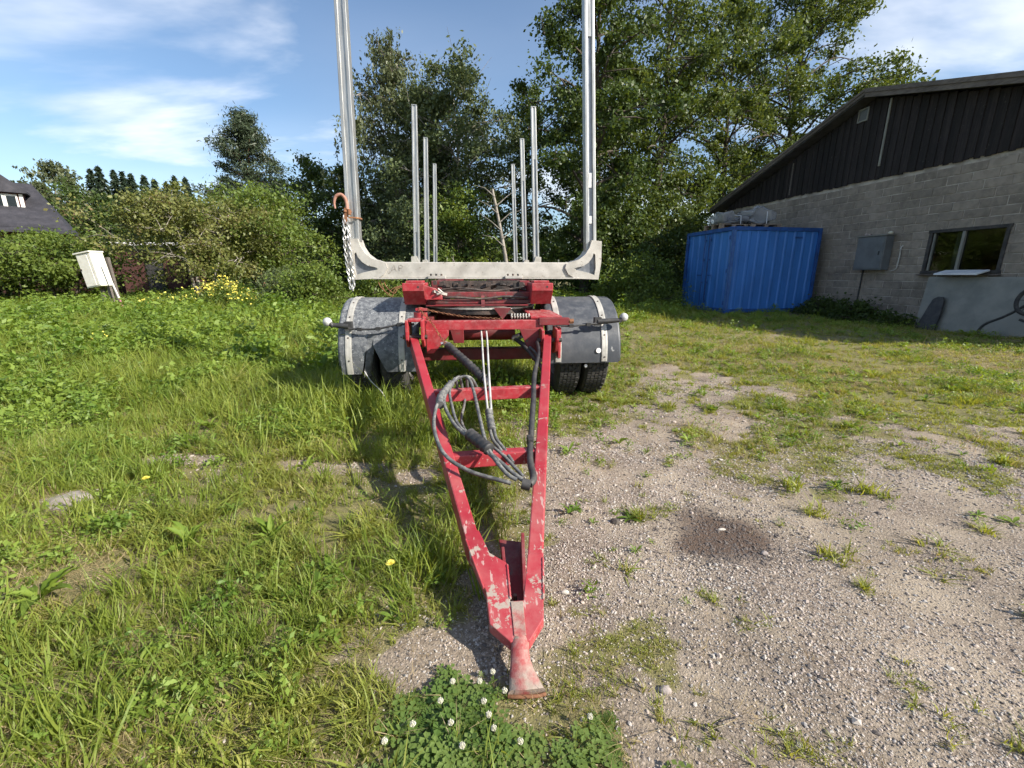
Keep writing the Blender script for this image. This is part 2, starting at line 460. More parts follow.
def spline(pts, n=8, closed=False):
    pts = [Vector(p) for p in pts]
    out = []
    m = len(pts)
    rngm = range(m) if closed else range(m - 1)
    for i in rngm:
        if closed:
            p0, p1, p2, p3 = pts[i - 1], pts[i], pts[(i + 1) % m], pts[(i + 2) % m]
        else:
            p0, p1, p2, p3 = pts[max(i - 1, 0)], pts[i], pts[i + 1], pts[min(i + 2, m - 1)]
        for k in range(n):
            t = k / n
            out.append(0.5 * ((2 * p1) + (p2 - p0) * t + (2 * p0 - 5 * p1 + 4 * p2 - p3) * t * t + (3 * p1 - p0 - 3 * p2 + p3) * t ** 3))
    if not closed:
        out.append(pts[-1])
    return out

def mesh_np(name, V, F, mat, attrs=None, smooth=False):
    """V (n,3), F (m,k) arrays -> mesh, quickly"""
    me = bpy.data.meshes.new(name)
    n, (m, k) = len(V), F.shape
    me.vertices.add(n); me.vertices.foreach_set('co', V.astype(np.float32).ravel())
    me.loops.add(m * k); me.loops.foreach_set('vertex_index', F.astype(np.int32).ravel())
    me.polygons.add(m); me.polygons.foreach_set('loop_start', np.arange(0, m * k, k, dtype=np.int32))
    if smooth:
        me.polygons.foreach_set('use_smooth', np.ones(m, dtype=bool))
    me.update(calc_edges=True)
    for an, av in (attrs or {}).items():
        a = me.attributes.new(an, 'FLOAT', 'POINT')
        a.data.foreach_set('value', av.astype(np.float32))
    if mat: me.materials.append(mat)
    return me

# ------------------------------------------------------------------ ground relief and plant cover
def vnoise(x, y, s, seed=0):
    """smooth value noise on arrays"""
    x = np.asarray(x) * s + seed * 17.31; y = np.asarray(y) * s - seed * 9.77
    xi = np.floor(x); yi = np.floor(y); fx = x - xi; fy = y - yi
    fx = fx * fx * (3 - 2 * fx); fy = fy * fy * (3 - 2 * fy)
    def h(a, b_):
        q = np.sin(a * 127.1 + b_ * 311.7 + seed * 74.7) * 43758.5453
        return q - np.floor(q)
    return (h(xi, yi) * (1 - fx) + h(xi + 1, yi) * fx) * (1 - fy) + (h(xi, yi + 1) * (1 - fx) + h(xi + 1, yi + 1) * fx) * fy

def fbm(x, y, s, seed=0, o=3):
    t = 0; a = 0.5; w = 0
    for i in range(o):
        t = t + a * vnoise(x, y, s * 2 ** i, seed + i); w += a; a *= 0.5
    return t / w

WALL_A = R(10.9)
WALL_O = (9.75, 13.6)
def wall_dist(x, y):
    return (WALL_O[0] - x) * math.cos(WALL_A) + (WALL_O[1] - y) * math.sin(WALL_A)

def sstep(a, b_, v):
    t = np.clip((v - a) / (b_ - a), 0, 1)
    return t * t * (3 - 2 * t)

def ground_z(x, y):
    x = np.asarray(x, float); y = np.asarray(y, float)
    near = np.clip(np.hypot(x, y) / 12.0, 0.25, 1.0)
    z = (fbm(x, y, 0.35, 3) - 0.5) * 0.10 * near + (fbm(x, y, 1.6, 5) - 0.5) * 0.045 + (fbm(x, y, 6.0, 9, 2) - 0.5) * 0.012
    z = z - 0.10 * sstep(3.2, 0.9, wall_dist(x, y)) * sstep(12.9, 11.8, y)
    return z

# how much grows where: rows by distance ahead (m), columns by sideways ratio, thick = 1, bare = 0
COVER_Y = [0.62, 0.84, 1.06, 1.30, 1.55, 1.85, 2.05, 2.40, 2.95, 3.85, 5.0, 6.4, 8.6, 13.5, 24.0]
COVER_T = [-1.19, -0.96, -0.77, -0.61, -0.45, -0.30, -0.18, -0.07, 0.07, 0.20, 0.33, 0.48, 0.67, 0.90, 1.19]
COVER = [
    [.85, .75, .55, .45, .45, .40, .42, .60, .60, .50, .38, .26, .16, .12, .10],
    [.90, .80, .60, .50, .45, .40, .20, .55, .40, .42, .26, .15, .10, .08, .06],
    [.92, .85, .70, .58, .50, .42, .12, .20, .25, .28, .16, .10, .06, .08, .10],
    [.95, .92, .85, .75, .62, .55, .45, .15, .15, .16, .08, .05, .05, .09, .10],
    [.92, .90, .90, .85, .75, .65, .70, .28, .14, .10, .04, .02, .05, .10, .12],
    [.82, .55, .75, .80, .78, .68, .58, .42, .18, .12, .07, .07, .14, .22, .22],
    [.80, .42, .70, .65, .70, .60, .50, .42, .14, .07, .04, .10, .12, .16, .20],
    [.75, .60, .50, .22, .55, .42, .42, .40, .18, .12, .10, .34, .28, .26, .34],
    [.88, .85, .84, .75, .90, .80, .50, .36, .28, .18, .14, .32, .46, .34, .40],
    [.95, .95, .95, .95, .95, .92, .90, .75, .60, .42, .18, .18, .45, .72, .58],
    [1.0, 1.0, 1.0, 1.0, 1.0, .95, .92, .85, .75, .62, .36, .30, .68, .88, .70],
    [1.0, 1.0, 1.0, 1.0, 1.0, 1.0, 1.0, .95, .92, .92, .82, .74, .70, .62, .50],
    [1.0, 1.0, 1.0, 1.0, 1.0, 1.0, 1.0, 1.0, .95, .92, .85, .45, .48, .66, .72],
    [1.0, 1.0, 1.0, 1.0, 1.0, 1.0, 1.0, 1.0, 1.0, .95, .92, .75, .75, .85, .85],
    [1.0] * 15]
_CA = np.array(COVER)
def cover(x, y):
    x = np.asarray(x, float); y = np.asarray(y, float)
    yy = np.clip(y, 0.3, 30)
    t = np.clip(x / (0.969 * yy + 0.278), -1.19, 1.19)
    wob = 0.05
    t = t + (fbm(x, y, 2.5, 21) - 0.5) * 2 * wob
    ly = np.log(yy * (1 + (fbm(x, y, 2.2, 31) - 0.5) * 0.12))
    ky = np.log(np.array(COVER_Y))
    iy = np.clip(np.searchsorted(ky, ly) - 1, 0, len(ky) - 2)
    fy = np.clip((ly - ky[iy]) / (ky[iy + 1] - ky[iy]), 0, 1)
    kt = np.array(COVER_T)
    it = np.clip(np.searchsorted(kt, t) - 1, 0, len(kt) - 2)
    ft = np.clip((t - kt[it]) / (kt[it + 1] - kt[it]), 0, 1)
    c = (_CA[iy, it] * (1 - ft) + _CA[iy, it + 1] * ft) * (1 - fy) + (_CA[iy + 1, it] * (1 - ft) + _CA[iy + 1, it + 1] * ft) * fy
    for bx, by, rx, ry in ((-2.08, 2.52, 0.30, 0.13), (-1.35, 2.44, 0.16, 0.10), (-0.98, 2.40, 0.22, 0.09), (-2.26, 1.98, 0.22, 0.12), (-0.25, 1.05, 0.17, 0.13), (-0.55, 2.30, 0.16, 0.12), (-1.75, 2.35, 0.10, 0.07)):
        c = c * (1 - 0.97 * sstep(0.35, 0.75, np.exp(-(((x - bx) / rx) ** 2 + ((y - by) / ry) ** 2)) + (fbm(x, y, 7.0, 13) - 0.5) * 0.5))
    return np.clip(c, 0, 1)

def patchy(x, y):
    """cover broken into clumps and gaps"""
    c = cover(x, y)
    n = fbm(x, y, 3.2, 41, 3)
    return np.clip(sstep(0.0, 0.30, c * 1.25 + (n - 0.5) * 1.15 - 0.22), 0, 1) * sstep(0.0, 0.12, c)

# ------------------------------------------------------------------ ground sheet
def graded(lo, hi, n, c, k):
    a = np.arcsinh((lo - c) * k); b_ = np.arcsinh((hi - c) * k)
    return np.sinh(np.linspace(a, b_, n)) / k + c

gx = graded(-400, 400, 420, 0.3, 1.6)
gy = graded(-60, 500, 420, 1.7, 1.6)
GX, GY = np.meshgrid(gx, gy, indexing='ij')
GZ = ground_z(GX, GY)
nx, ny = GX.shape
idx = np.arange(nx * ny).reshape(nx, ny)
GF = np.stack([idx[:-1, :-1].ravel(), idx[1:, :-1].ravel(), idx[1:, 1:].ravel(), idx[:-1, 1:].ravel()], 1)
bare = 1 - patchy(GX, GY)
stain = 1.9 * np.exp(-(((GX - 0.95) / 0.20) ** 2 + ((GY - 1.69) / 0.16) ** 2)) * (0.5 + fbm(GX, GY, 9.0, 15)) + 0.6 * np.exp(-(((GX - 0.78) / 0.22) ** 2 + ((GY - 1.93) / 0.12) ** 2))
stain = sstep(0.35, 1.0, stain + (fbm(GX, GY, 5.0, 17, 4) - 0.5) * 1.1) * (stain > 0.05)
soil = 0.9 * sstep(0.15, -0.25, GX) + np.clip(np.exp(-(((GX + 0.26) / 0.22) ** 2 + ((GY - 1.02) / 0.16) ** 2)) * 1.2, 0, 1) + 0.8 * np.exp(-(((GX + 1.93) / 0.22) ** 2 + ((GY - 2.55) / 0.16) ** 2)) + 0.8 * np.exp(-(((GX + 1.25) / 0.3) ** 2 + ((GY - 2.45) / 0.16) ** 2)) + 0.8 * sstep(7.5, 9.0, GY)

gm, b, p, out = new_mat('ground_mix')
pos = b.n('ShaderNodeNewGeometry').outputs['Position']
a_bare = b.n('ShaderNodeAttribute', attribute_name='bare').outputs['Fac']
a_stain = b.n('ShaderNodeAttribute', attribute_name='stain').outputs['Fac']
a_soil = b.n('ShaderNodeAttribute', attribute_name='soil').outputs['Fac']
vor = b.n('ShaderNodeTexVoronoi'); vor.inputs['Scale'].default_value = 130.0
b.l(pos, vor.inputs['Vector'])
vor2 = b.n('ShaderNodeTexVoronoi'); vor2.inputs['Scale'].default_value = 210.0
b.l(pos, vor2.inputs['Vector'])
sepc = b.n('ShaderNodeSeparateColor'); b.l(vor.outputs['Color'], sepc.inputs[0])
peb = b.mix(sepc.outputs[0], (0.165, 0.138, 0.115), (0.45, 0.395, 0.345))
peb = b.mix(b.math('MULTIPLY', b.ramp(vor.outputs['Distance'], 0.25, 0.62), 0.55), peb, (0.12, 0.095, 0.075))
sand = b.mix(b.noise(pos, 38.0, 5.0, 0.7), (0.22, 0.185, 0.145), (0.43, 0.38, 0.31))
gravel_c = b.mix(b.ramp(b.noise(pos, 2.4, 4.0, 0.6), 0.35, 0.7), peb, sand)
tone = b.mix(b.ramp(b.noise(pos, 1.5, 5.0, 0.65), 0.3, 0.75), (0.80, 0.76, 0.71), (1.14, 1.09, 1.03))
gravel_c = b.mix(1.0, gravel_c, tone, 'MULTIPLY')
soil_c = b.mix(b.ramp(b.noise(pos, 46.0, 8.0, 0.8), 0.3, 0.7), (0.13, 0.100, 0.072), (0.36, 0.295, 0.225))
bare_c = b.mix(b.math('MULTIPLY', a_soil, 0.85, clamp=True), gravel_c, soil_c)
bare_c = b.mix(b.math('MULTIPLY', a_stain, 0.86, clamp=True), bare_c, (0.085, 0.055, 0.040))
thatch = b.mix(b.noise(pos, 22.0, 6.0, 0.75), (0.085, 0.085, 0.030), (0.27, 0.235, 0.115))
gcol = b.mix(b.ramp(b.math('ADD', a_bare, b.math('MULTIPLY', b.math('SUBTRACT', b.noise(pos, 26.0, 4.0, 0.7), 0.5), 0.7)), 0.30, 0.62), thatch, bare_c)
b.l(gcol, p.inputs['Base Color'])
p.inputs['Roughness'].default_value = 0.95
p.inputs['Specular IOR Level'].default_value = 0.2
bm1 = b.n('ShaderNodeBump'); bm1.inputs['Strength'].default_value = 0.8; bm1.inputs['Distance'].default_value = 0.0035
hh = b.math('ADD', b.math('MULTIPLY', vor.outputs['Distance'], -0.9), b.math('ADD', b.math('MULTIPLY', vor2.outputs['Distance'], -0.4), b.math('MULTIPLY', b.noise(pos, 70.0, 7.0, 0.8), 1.6)))
b.l(hh, bm1.inputs['Height']); b.l(bm1.outputs[0], p.inputs['Normal'])

gme = mesh_np('ground', np.stack([GX.ravel(), GY.ravel(), GZ.ravel()], 1), GF, gm, {'bare': bare.ravel(), 'stain': np.clip(stain, 0, 1).ravel(), 'soil': np.clip(soil, 0, 1).ravel()}, smooth=True)
ground = link(bpy.data.objects.new('ground', gme))
tag(ground, 'gravelly yard ground running into a rough meadow', 'ground', kind='structure')

def gz(x, y):
    return float(ground_z(np.array([x]), np.array([y]))[0])
#SECTION_BARN
# ------------------------------------------------------------------ block barn on the right
BARN_LOC = (WALL_O[0], WALL_O[1], 0)
barn = empty('block_barn', BARN_LOC, WALL_A)
tag(barn, 'grey concrete block outbuilding with black tarred plank gable', 'building')
AP_S, AP_Z = -0.5, 5.90
FE_S, FE_Z = 5.72, 3.76
NE_S, NE_Z = -8.9, 3.62
def roof_z(s):
    return AP_Z + (s - AP_S) * (FE_Z - AP_Z) / (FE_S - AP_S) if s > AP_S else AP_Z + (s - AP_S) * (NE_Z - AP_Z) / (NE_S - AP_S)
WX0, WX1, WZ0, WZ1 = -4.08, -2.56, 1.17, 2.17
T = 0.24
wall = MB()
wall.prism([(-2.56, -0.6), (5.35, -0.6), (5.35, 3.70), (-2.56, 3.70)], lambda s, z, t: (0.006 + T * t, s, z))
wall.prism([(-8.5, -0.6), (-4.08, -0.6), (-4.08, 3.70), (-7.9, 3.70), (-8.5, 3.56)], lambda s, z, t: (0.006 + T * t, s, z))
wall.prism([(WX0, -0.6), (WX1, -0.6), (WX1, WZ0), (WX0, WZ0)], lambda s, z, t: (0.0061 + T * t, s, z))
wall.prism([(WX0, WZ1), (WX1, WZ1), (WX1, 3.70), (WX0, 3.70)], lambda s, z, t: (0.0061 + T * t, s, z))
wall_o = wall.build('wall', mortar, barn)
sides = MB()
sides.box((4.7, 5.25, 1.55), (8.9, 0.2, 4.2)); sides.box((4.7, -8.4, 1.5), (8.9, 0.2, 4.0))
sides.prism([(-8.5, -0.6), (5.35, -0.6), (5.35, 3.6), (AP_S, 5.65), (-8.5, 3.5)], lambda s, z, t: (9.15 + 0.2 * t, s, z))
sides.build('side_wall', mortar, barn)
inner = MB()
inner.prism([(-8.3, 3.66), (5.2, 3.66), (AP_S, 5.65)], lambda s, z, t: (0.03 + 0.03 * t, s, z))
inner.build('gable_backing', tar, barn)

# blocks: one chamfered mesh shared by all, stretched to the length of each
def chamfer_box(name, mat, sx, sy, sz, ch):
    mb = MB()
    x, y, z = sx / 2, sy / 2, sz / 2
    mb.add([(-x, -y + ch, -z + ch), (-x, y - ch, -z + ch), (-x, y - ch, z - ch), (-x, -y + ch, z - ch),
            (-x + ch, -y, -z), (-x + ch, y, -z), (-x + ch, y, z), (-x + ch, -y, z),
            (x, -y, -z), (x, y, -z), (x, y, z), (x, -y, z)],
           [(3, 2, 1, 0), (0, 1, 5, 4), (1, 2, 6, 5), (2, 3, 7, 6), (3, 0, 4, 7), (4, 5, 9, 8), (5, 6, 10, 9), (6, 7, 11, 10), (7, 4, 8, 11)])
    return mb.mesh(name, mat)
blk = [chamfer_box('block', block_m, 0.06, 0.488, 0.188, 0.006 + 0.002 * k) for k in range(3)]
blocks = []
for k in range(20):
    z0 = -0.23 + 0.2 * k
    if k == 19:
        continue
    off = 0.25 if k % 2 else 0.0
    s = -8.4 + off
    while s < 5.3:
        a0, a1 = s, min(s + 0.5, 5.34)
        s += 0.5
        parts_ = [(a0, a1)]
        if z0 + 0.1 > WZ0 and z0 + 0.1 < WZ1:
            parts_ = []
            if a0 < WX0: parts_.append((a0, min(a1, WX0)))
            if a1 > WX1: parts_.append((max(a0, WX1), a1))
        for q0, q1 in parts_:
            if q1 - q0 > 0.06:
                blocks.append(((q0 + q1) / 2, z0 + 0.1, q1 - q0))
def block_rank(bk):
    s, z, ln = bk
    px = WALL_O[0] - math.sin(WALL_A) * s; py = WALL_O[1] + math.cos(WALL_A) * s
    d = math.hypot(px, py)
    hid = (s > 0.1 and s < 3.2 and z < 2.35) or px / (0.969 * py + 0.2) > 1.24 or (s < -2.9 and z < 0.9)
    return d + (100 if hid else 0)
blocks.sort(key=block_rank)
rest = MB()
for i, (s, z, ln) in enumerate(blocks):
    dx = random.uniform(-0.004, 0.006)
    if i < 300:
        o = bpy.data.objects.new('block', blk[i % 3])
        o.location = (0.024 + dx, s, z + random.uniform(-0.003, 0.003))
        o.scale = (1, (ln - 0.016) / 0.488, 0.98)
        o.rotation_euler = (random.uniform(-0.006, 0.006), 0, random.uniform(-0.006, 0.006))
        link(o, wall_o)
    else:
        rest.box((0.026 + dx, s, z), (0.06, ln - 0.012, 0.188))
ro = rest.build('block_courses', block_m, wall_o)
ro['kind'] = 'stuff'

# plank gable, each plank one part
pl = []
for k in range(3):
    mb = MB(); w = 0.112 - 0.005 * k
    mb.add([(-0.012, -w / 2, 0), (-0.012, w / 2, 0), (0.012, w / 2, 0), (0.012, -w / 2, 0), (-0.012, -w / 2, 1), (-0.012, w / 2, 1), (0.012, w / 2, 1), (0.012, -w / 2, 1)],
           [(0, 1, 5, 4), (1, 2, 6, 5), (2, 3, 7, 6), (3, 0, 4, 7), (4, 5, 6, 7), (3, 2, 1, 0)])
    pl.append(mb.mesh('plank', tar))
s = -8.0; i = 0
while s < 5.2:
    top = roof_z(s) - 0.17
    if top > 3.78:
        o = bpy.data.objects.new('plank', pl[i % 3])
        o.location = (-0.012 - (0.022 if i % 2 else 0.0) - random.uniform(0, 0.006), s, 3.66 + random.uniform(-0.02, 0.015))
        o.scale = (1, 1, top - 3.66)
        o.rotation_euler = (random.uniform(-0.006, 0.006), 0, random.uniform(-0.01, 0.01))
        link(o, barn)
    s += 0.101; i += 1

rf = MB()
rf.prism([(NE_S, NE_Z), (AP_S, AP_Z), (AP_S, AP_Z - 0.13), (NE_S, NE_Z - 0.13)], lambda s, z, t: (-0.40 + 10.1 * t, s, z))
rf.prism([(AP_S, AP_Z), (FE_S, FE_Z), (FE_S, FE_Z - 0.13), (AP_S, AP_Z - 0.13)], lambda s, z, t: (-0.40 + 10.1 * t, s, z))
roof_o = rf.build('roof', roof_felt, barn)
def barge(s0, z0, s1, z1, h, x, name='barge_board', th=0.03):
    mb = MB()
    mb.prism([(s0, z0), (s1, z1), (s1, z1 - h), (s0, z0 - h)], lambda s, z, t: (x + th * t, s, z))
    return mb.build(name, grey_wood, roof_o, bevel=0.004)
barge(AP_S - 0.003, AP_Z + 0.03, -4.7, roof_z(-4.7) + 0.03, 0.20, -0.435)
barge(-4.71, roof_z(-4.71) + 0.03, NE_S, NE_Z + 0.03, 0.20, -0.437)
barge(AP_S + 0.003, AP_Z + 0.03, 2.4, roof_z(2.4) + 0.03, 0.13, -0.435)
barge(2.41, roof_z(2.41) + 0.03, FE_S, FE_Z + 0.03, 0.13, -0.437)
barge(AP_S - 0.003, AP_Z + 0.045, NE_S, NE_Z + 0.045, 0.10, -0.462, 'cover_board', 0.022)
barge(AP_S + 0.003, AP_Z + 0.045, FE_S, FE_Z + 0.045, 0.07, -0.462, 'cover_board', 0.022)
MB().box((-0.055, -0.95, 4.78), (0.04, 0.055, 1.62)).build('pole', galv, barn, bevel=0.004)
MB().box((-0.05, 2.02, 4.22), (0.03, 0.04, 0.98)).build('batten', grey_wood, barn)
vent = MB()
vent.box((-0.05, -0.22, 5.57), (0.05, 0.30, 0.035)); vent.box((-0.05, -0.22, 5.27), (0.05, 0.30, 0.035))
vent.box((-0.05, -0.355, 5.42), (0.048, 0.035, 0.27)); vent.box((-0.05, -0.085, 5.42), (0.048, 0.035, 0.27))
vent_o = vent.build('vent', galv, barn)
MB().box((-0.045, -0.22, 5.42), (0.012, 0.23, 0.265)).build('vent_glass', cabinet_m, vent_o)

# window in the block wall
win = MB()
fw = 0.07
yc = (WX0 + WX1) / 2; zc = (WZ0 + WZ1) / 2
win.box((0.03, yc, WZ1 - fw / 2 + 0.012), (0.12, WX1 - WX0 + 0.06, fw)); win.box((0.03, yc, WZ0 + fw / 2 - 0.012), (0.13, WX1 - WX0 + 0.06, fw))
win.box((0.031, WX0 + fw / 2 - 0.012, zc), (0.118, fw, WZ1 - WZ0 - fw)); win.box((0.031, WX1 - fw / 2 + 0.012, zc), (0.118, fw, WZ1 - WZ0 - fw))
win_o = win.build('window', frame_m, barn, bevel=0.004)
MB().box((0.02, yc + 0.06, zc), (0.07, 0.055, WZ1 - WZ0 - 0.12)).build('mullion', galv, win_o, bevel=0.003)
MB().box((0.025, WX1 - 0.095, zc), (0.05, 0.03, WZ1 - WZ0 - 0.13)).build('sash', galv, win_o)
MB().box((0.15, yc + 0.24, zc), (0.02, 0.09, WZ1 - WZ0 - 0.13)).build('reflection_strip', white_board, win_o)  # pale strip behind the pane, standing in for a reflection
for y0, y1 in ((WX0 + 0.06, yc + 0.035), (yc + 0.09, WX1 - 0.06)):
    MB().box((0.045, (y0 + y1) / 2, zc), (0.006, y1 - y0, WZ1 - WZ0 - 0.12)).build('pane', glass_m, win_o)
MB().box((-0.04, yc, WZ0 - 0.035), (0.16, WX1 - WX0 + 0.10, 0.03)).build('window_sill', grey_wood, win_o, bevel=0.004)

# electric cabinet on the wall and its pipes
def at_barn(x, s, z):
    c, sn = math.cos(WALL_A), math.sin(WALL_A)
    return (BARN_LOC[0] + c * x - sn * s, BARN_LOC[1] + sn * x + c * s, z)
cab = empty('electric_cabinet', at_barn(0, -1.33, 1.25), WALL_A)
tag(cab, 'grey steel electric cabinet fixed to the block wall', 'cabinet')
MB().box((-0.14, 0, 0.45), (0.26, 0.78, 0.88)).build('housing', cabinet_m, cab, bevel=0.012)
MB().box((-0.278, 0.0, 0.45), (0.016, 0.72, 0.81)).build('door', cabinet_m, cab, bevel=0.006)
lid = MB(); lid.box((-0.15, 0, 0.905), (0.31, 0.84, 0.03)); lid.build('lid', galv, cab, bevel=0.006)
MB().box((-0.295, -0.28, 0.45), (0.02, 0.03, 0.10)).build('handle', black, cab, bevel=0.004)
con = MB(); con.tube(spline([(-0.04, -0.47, -0.02), (-0.04, -0.55, -0.005), (-0.04, -0.62, 0.06), (-0.04, -0.635, 0.35), (-0.04, -0.63, 0.55), (-0.02, -0.66, 0.62)], 6), 0.014, 8)
con.build('conduit', white_pipe, cab, smooth=60)
cb = MB(); cb.tube([(-0.03, 0.28, 0.02), (-0.03, 0.29, -0.6), (-0.03, 0.30, -1.35)], 0.018, 8); cb.build('cable', black, cab, smooth=60)
def lump_mesh(name, mat, r, seed, sub=2, squash=(1, 1, 1), amp=0.25, freq=1.6):
    import bmesh
    bm = bmesh.new(); bmesh.ops.create_icosphere(bm, subdivisions=sub, radius=1.0)
    for v in bm.verts:
        n = mnoise.noise(v.co * freq + Vector((seed * 3.1, seed * 1.7, 0)))
        v.co = v.co * (1 + amp * n)
        v.co = Vector((v.co.x * r * squash[0], v.co.y * r * squash[1], v.co.z * r * squash[2]))
    me = bpy.data.meshes.new(name); bm.to_mesh(me); bm.free()
    me.materials.append(mat)
    me.polygons.foreach_set('use_smooth', [True] * len(me.polygons))
    me.set_sharp_from_angle(angle=R(38))
    return me
for (y, x, r, nm) in ((0.30, -0.12, 0.05, 0), (0.17, -0.15, 0.04, 1), (-0.36, -0.13, 0.055, 2)):
    o = link(bpy.data.objects.new('stone', lump_mesh('stone', white_petal if nm == 2 else stone_m, r, nm + 2, 2, (1, 1.2, 0.8))))
    o.location = at_barn(x, -1.33 + y, 1.25 + 0.92 + r * 0.72)
    tag(o, ['small grey stone at the far end of the electric cabinet lid', 'small grey stone near the middle of the electric cabinet lid', 'pale lump on the near end of the electric cabinet lid'][nm], 'stone', 'stones on the electric cabinet')

# plate, mat, board and wheel leaning at the wall
pz = -0.12
plate = MB()
plate.add([(-0.50, -3.02, pz), (-0.50, -5.50, pz), (-0.14, -5.45, 1.09), (-0.14, -2.84, 1.09), (-0.47, -3.02, pz - 0.01), (-0.47, -5.50, pz - 0.01), (-0.11, -5.45, 1.085), (-0.11, -2.84, 1.085)],
          [(0, 1, 2, 3), (7, 6, 5, 4), (0, 4, 5, 1), (1, 5, 6, 2), (2, 6, 7, 3), (3, 7, 4, 0)])
plate_o = plate.build('steel_plate', galv)
plate_o.location = BARN_LOC; plate_o.rotation_euler = (0, 0, WALL_A)
tag(plate_o, 'large stained grey metal plate leaning against the block wall', 'metal plate')
mat_ = MB()
arch = [(-3.08, pz)] + [(-3.13 - 0.02 * k, pz + 0.18 * k) for k in range(1, 4)] + [(-3.22, 0.58), (-3.30, 0.64), (-3.40, 0.63), (-3.45, 0.55), (-3.50, 0.30), (-3.53, pz)]
mat_.prism(arch, lambda s, z, t: (-0.55 + 0.30 * (z - pz) - 0.012 - 0.05 * t, s, z))
mat_o = mat_.build('rubber_flap', black, bevel=0.006)
mat_o.location = BARN_LOC; mat_o.rotation_euler = (0, 0, WALL_A)
tag(mat_o, 'black round-topped rubber flap standing against the metal plate', 'rubber flap')
wb = MB(); wb.prism([(-0.42, 1.13), (-0.08, 1.21), (-0.08, 1.245), (-0.42, 1.165)], lambda x, z, t: (x, -3.12 - 0.84 * t, z))
wb_o = wb.build('white_board', white_board, bevel=0.003)
wb_o.location = BARN_LOC; wb_o.rotation_euler = (0, 0, WALL_A)
tag(wb_o, 'white foam board lying on the metal plate below the window', 'board')
whl = empty('cart_wheel', at_barn(-0.75, -5.02, pz), WALL_A)
tag(whl, 'black wheel with bent tubular arm resting against the metal plate', 'wheel')
rg = MB(); rg.tube([(0.14 * math.sin(2 * math.pi * k / 36) * 0.5 + 0.08, -0.1 + 0.23 * math.cos(2 * math.pi * k / 36), 0.77 + 0.26 * math.sin(2 * math.pi * k / 36)) for k in range(36)], 0.036, 8, closed=True)
rg_o = rg.build('tyre', rubber, whl, smooth=60)
hub = MB(); hub.tube([(0.05, -0.1, 0.77), (0.12, -0.1, 0.77)], 0.035, 12)
for k in range(6):
    a = k * math.pi / 3
    hub.tube([(0.08, -0.1, 0.77), (0.08 + 0.035 * math.sin(a), -0.1 + 0.22 * math.cos(a), 0.77 + 0.25 * math.sin(a))], 0.006, 5)
hub.build('spoke_hub', black, whl, smooth=50)
am = MB(); am.tube(spline([(-0.02, 0.55, -0.02), (-0.02, 0.55, 0.12), (0.0, 0.47, 0.27), (0.03, 0.25, 0.42), (0.06, 0.05, 0.60), (0.07, -0.1, 0.77)], 6), 0.026, 8)
am.build('arm', black, whl, smooth=60)
am = MB(); am.tube(spline([(0.02, -0.02, 0.40), (0.03, -0.25, 0.32), (0.0, -0.6, 0.25), (0.0, -0.75, 0.0)], 6), 0.024, 8)
am.build('arm', black, whl, smooth=60)

# ------------------------------------------------------------------ blue container
CA = R(10.2)
cont = empty('storage_container', (6.45, 13.2, 0.0), CA)     # origin: the near corner post; x along the long side, y along the door end
tag(cont, 'blue ribbed steel storage container standing by the block wall', 'container')
CL, CW, CH = 2.99, 2.42, 2.50
fr = MB()
for x, y in ((0.05, 0.05), (CL - 0.05, 0.05), (0.05, CW - 0.05), (CL - 0.05, CW - 0.05)):
    fr.box((x, y, CH / 2 - 0.02), (0.10, 0.10, CH + 0.04))
for z in (0.07, CH - 0.05):
    fr.box((CL / 2, 0.045, z), (CL - 0.2, 0.08, 0.11)); fr.box((CL / 2, CW - 0.045, z), (CL - 0.2, 0.08, 0.11))
    fr.box((0.045, CW / 2, z), (0.08, CW - 0.2, 0.11)); fr.box((CL - 0.045, CW / 2, z), (0.08, CW - 0.2, 0.11))
fr_o = fr.build('frame', blue_dark, cont, bevel=0.008)
es = MB(); es.box((0.052, -0.003, CH / 2), (0.07, 0.012, CH - 0.2)); es.box((-0.003, 0.052, CH / 2), (0.012, 0.07, CH - 0.2)); es.build('post_strip', surf('worn_blue_edge_highlight', (0.06, 0.15, 0.36), (0.03, 0.10, 0.30), 6.0, rough=0.5), fr_o, bevel=0.003)  # worn post edges, with an edge highlight painted in as lighter blue
def corrugated(n, length, depth):
    pts = []; p_ = length / n
    for k in range(n):
        a = k * p_
        pts += [(a, 0.0), (a + 0.30 * p_, 0.0), (a + 0.42 * p_, depth), (a + 0.58 * p_, depth), (a + 0.70 * p_, 0.0)]
    pts.append((length, 0.0))
    return pts
def panel(name, pr, fn, z0, z1):
    mb = MB()
    mb.grid([[fn(a, d, z0) for a, d in pr], [fn(a, d, z1) for a, d in pr]])
    return mb.build(name, blue, cont)
sp_ = corrugated(9, CL - 0.2, 0.024)
panel('side_panel', sp_, lambda a, d, z: (0.1 + a, 0.048 - d, z), 0.12, CH - 0.10)
panel('side_panel', sp_, lambda a, d, z: (CL - 0.1 - a, CW - 0.048 + d, z), 0.12, CH - 0.10)
panel('end_panel', corrugated(7, CW - 0.2, 0.034), lambda a, d, z: (CL - 0.048 + d, 0.1 + a, z), 0.12, CH - 0.10)
